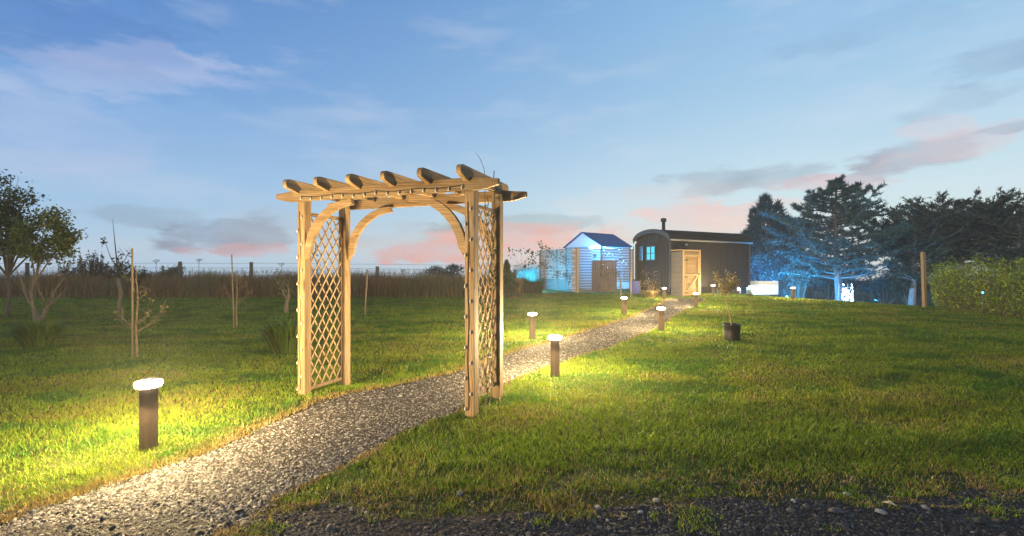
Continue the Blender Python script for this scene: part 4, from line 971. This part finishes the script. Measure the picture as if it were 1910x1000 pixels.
# hedge of tall green stems on the right
n_st = 560; P = []; mbh = MB(); rng = random.Random(99)
hd = thing('green_hedge', 'bright yellow-green willowy hedge at the right of the lawn', 'hedge', (13.6, 13.6, tz(13.6,13.6)))
for i in range(n_st):
    t = rng.random(); yy_ = 9.6+t*7.4; xc = np.interp(yy_, [9.6,11.65,15.5,17], [12.5,13.0,13.95,15.4])+.25+abs(rng.gauss(0,.55)); z = tz(xc, yy_)
    hgt = rng.uniform(.95,1.45)*(1.02 if yy_ > 12 else .9)*(.85+.35*float(fbm(yy_*1.3, 0., 7))); ln_ = Vector((rng.gauss(0,.12)-.05, rng.gauss(0,.12), 1)); b = Vector((xc-13.6, yy_-13.6, z-hd.location.z))
    mbh.tube([b, b+ln_*hgt*.6, b+ln_*hgt], [.007,.005,.002], 3, False)
    for k in range(40): P.append(b+ln_*hgt*rng.uniform(.08,1.05)+rvec(rng,.05))
mbh.build('stem', M['bark'], hd); leaves('foliage', P, .085, ((.17,.27,.014),(.09,.16,.012),(.25,.30,.02)), hd, .6, 'leaf', .26, .5)
bl2 = thing('blue_lamp', 'tiny blue solar light glowing inside the green hedge', 'lamp', (at(1833,546,12.6).x, 12.6, at(1833,546,12.6).z)); MB().lathe([(.003,-.03),(.02,-.01),(.02,.02),(.003,.03)], 8).build('lamp_head', mat('small blue lamp', (.1,.3,1), .4, emit=(.05,.5,1), est=6), bl2); MB().tube([(0,0,-.6),(0,0,-.03)], .006, 5).build('stem', M['iron'], bl2)

# glowing light column at the foot of the cedar
bx = (1577-955)/F*25.4; bz = tz(bx, 25.4); lc = thing('light_column', 'brilliant white and blue fairy light column with two points, at the foot of the cedar', 'light decoration', (bx, 25.4, bz))
zt_ = H-bz+(500-530)*25.4/F; z0_ = H-bz+(500-566)*25.4/F; mb = MB()
for sx_, sy_ in ((-1,-1),(1,-1),(-1,1),(1,1)): mb.tube([(sx_*.30, sy_*.2, z0_-.1), (sx_*.24, sy_*.16, zt_)], .012, 5)
for k in range(6): z = z0_+(zt_-z0_)*k/6; mb.tube([(-.29,-.2,z),(.29,-.2,z),(.29,.2,z),(-.29,.2,z),(-.29,-.2,z)], .008, 4)
mb.build('frame', M['metal'], lc)
bm_ = [mat('bulb %d' % i, (1,1,1), .4, emit=c_, est=e_) for i, (c_, e_) in enumerate([((.9,.95,1),9),((.2,.75,1),9),((1,.35,.6),6),((.15,.3,1),8)])]
src = [MB().lathe([(.004,-.03),(.028,0),(.004,.03)], 6).build('bulb', m_, lc) for m_ in bm_]
for k in range(96):
    c = src[(0,0,1,0,2,0,1,3)[k % 8]] if k < 4 else src[(0,0,1,0,2,0,1,3)[k % 8]].copy()
    if k < 4: c = src[k]
    else: COL.objects.link(c); c.parent = lc
    t = rnd.random()**.9; wd = .29-.05*t; a = rnd.choice((-1,1)) if k % 3 == 0 else rnd.uniform(-1,1); z = z0_+(zt_-z0_)*t
    if abs(a) < .6: z = z0_+(zt_-z0_)*t*.8
    c.location = (wd*a, rnd.uniform(-.2,-.12), z)
l = bpy.data.lights.new('glow', 'POINT'); l.energy = 420; l.color = (.08,.35,1); l.shadow_soft_size = .25
q = bpy.data.objects.new('glow', l); COL.objects.link(q); q.parent = lc; q.location = (0,-.5,.5)

# fallen leaves and stones worth naming
for (px, py, c_, s_, nm, lab, cat) in [(377,577,(.30,.10,.04),.07,'fallen_leaf','reddish fallen leaf on the dark lawn left of the arch','leaf'),(1436,798,(.45,.20,.03),.035,'fallen_leaf','orange fallen leaf on the right of the lawn','leaf'),(695,719,(.45,.30,.18),.03,'fallen_leaf','pale leaf on the grass inside the arch','leaf'),
   (1645,942,(.42,.36,.28),.055,'fallen_leaf','large pale dead leaf at the track edge','leaf'),(1643,957,(.20,.20,.20),.05,'stone','flat grey stone beside the large dead leaf','stone'),(1580,924,(.20,.20,.19),.04,'stone','grey stone half in grass at the track edge','stone'),(1480,938,(.22,.21,.20),.035,'stone','pale flat stone on the track edge, left of the half buried one','stone'),(1225,940,(.26,.24,.21),.04,'stone','pale stone at the track edge below the right lawn','stone'),(1115,954,(.24,.23,.21),.035,'stone','pale stone lying left of the others on the track','stone'),(1195,963,(.26,.26,.24),.03,'stone','rounded pale stone on the open track','stone')]:
    x, y = G(px, py); m_ = mat(nm+' skin', c_, .8, nscale=30, ncol=tuple(v*.6 for v in c_)); mb = MB()
    if nm == 'stone': mb.lathe([(s_*.4,-.01),(s_*.5,.002),(s_*.42,s_*.22),(s_*.2,s_*.32)], 7)
    else: mb.add([(0,0,.012),(s_*.5,s_*.3,.03),(s_,0,.02),(s_*.5,-s_*.3,.028),(0,0,.015),(s_*.5,s_*.3,.033),(s_,0,.023),(s_*.5,-s_*.3,.031)], [(3,2,1,0),(4,5,6,7),(0,1,5,4),(1,2,6,5),(2,3,7,6),(3,0,4,7)])
    o = mb.build(nm, m_); o.location = (x, y, tz(x, y)+.012); o.rotation_euler.z = rnd.uniform(0,6); o.scale = (1.2,.8,1); tag(o, lab, cat)

# thin scattering volume added to stand in for the bloom around the lamps
hz_ = MB().box((0, 30, 3.0), (160, 140, 14)); hm = bpy.data.materials.new('bloom_haze'); hm.use_nodes = True; t = hm.node_tree; t.nodes.clear()
vo_ = N(t, 'ShaderNodeVolumePrincipled'); vo_.inputs['Density'].default_value = .0012; vo_.inputs['Color'].default_value = (.9,.93,1,1); vo_.inputs['Anisotropy'].default_value = .3
ou = N(t, 'ShaderNodeOutputMaterial'); t.links.new(vo_.outputs[0], ou.inputs['Volume'])
ho = hz_.build('bloom_haze', hm); tag(ho, 'thin scattering volume added to give the lamps a glow', kind='stuff')
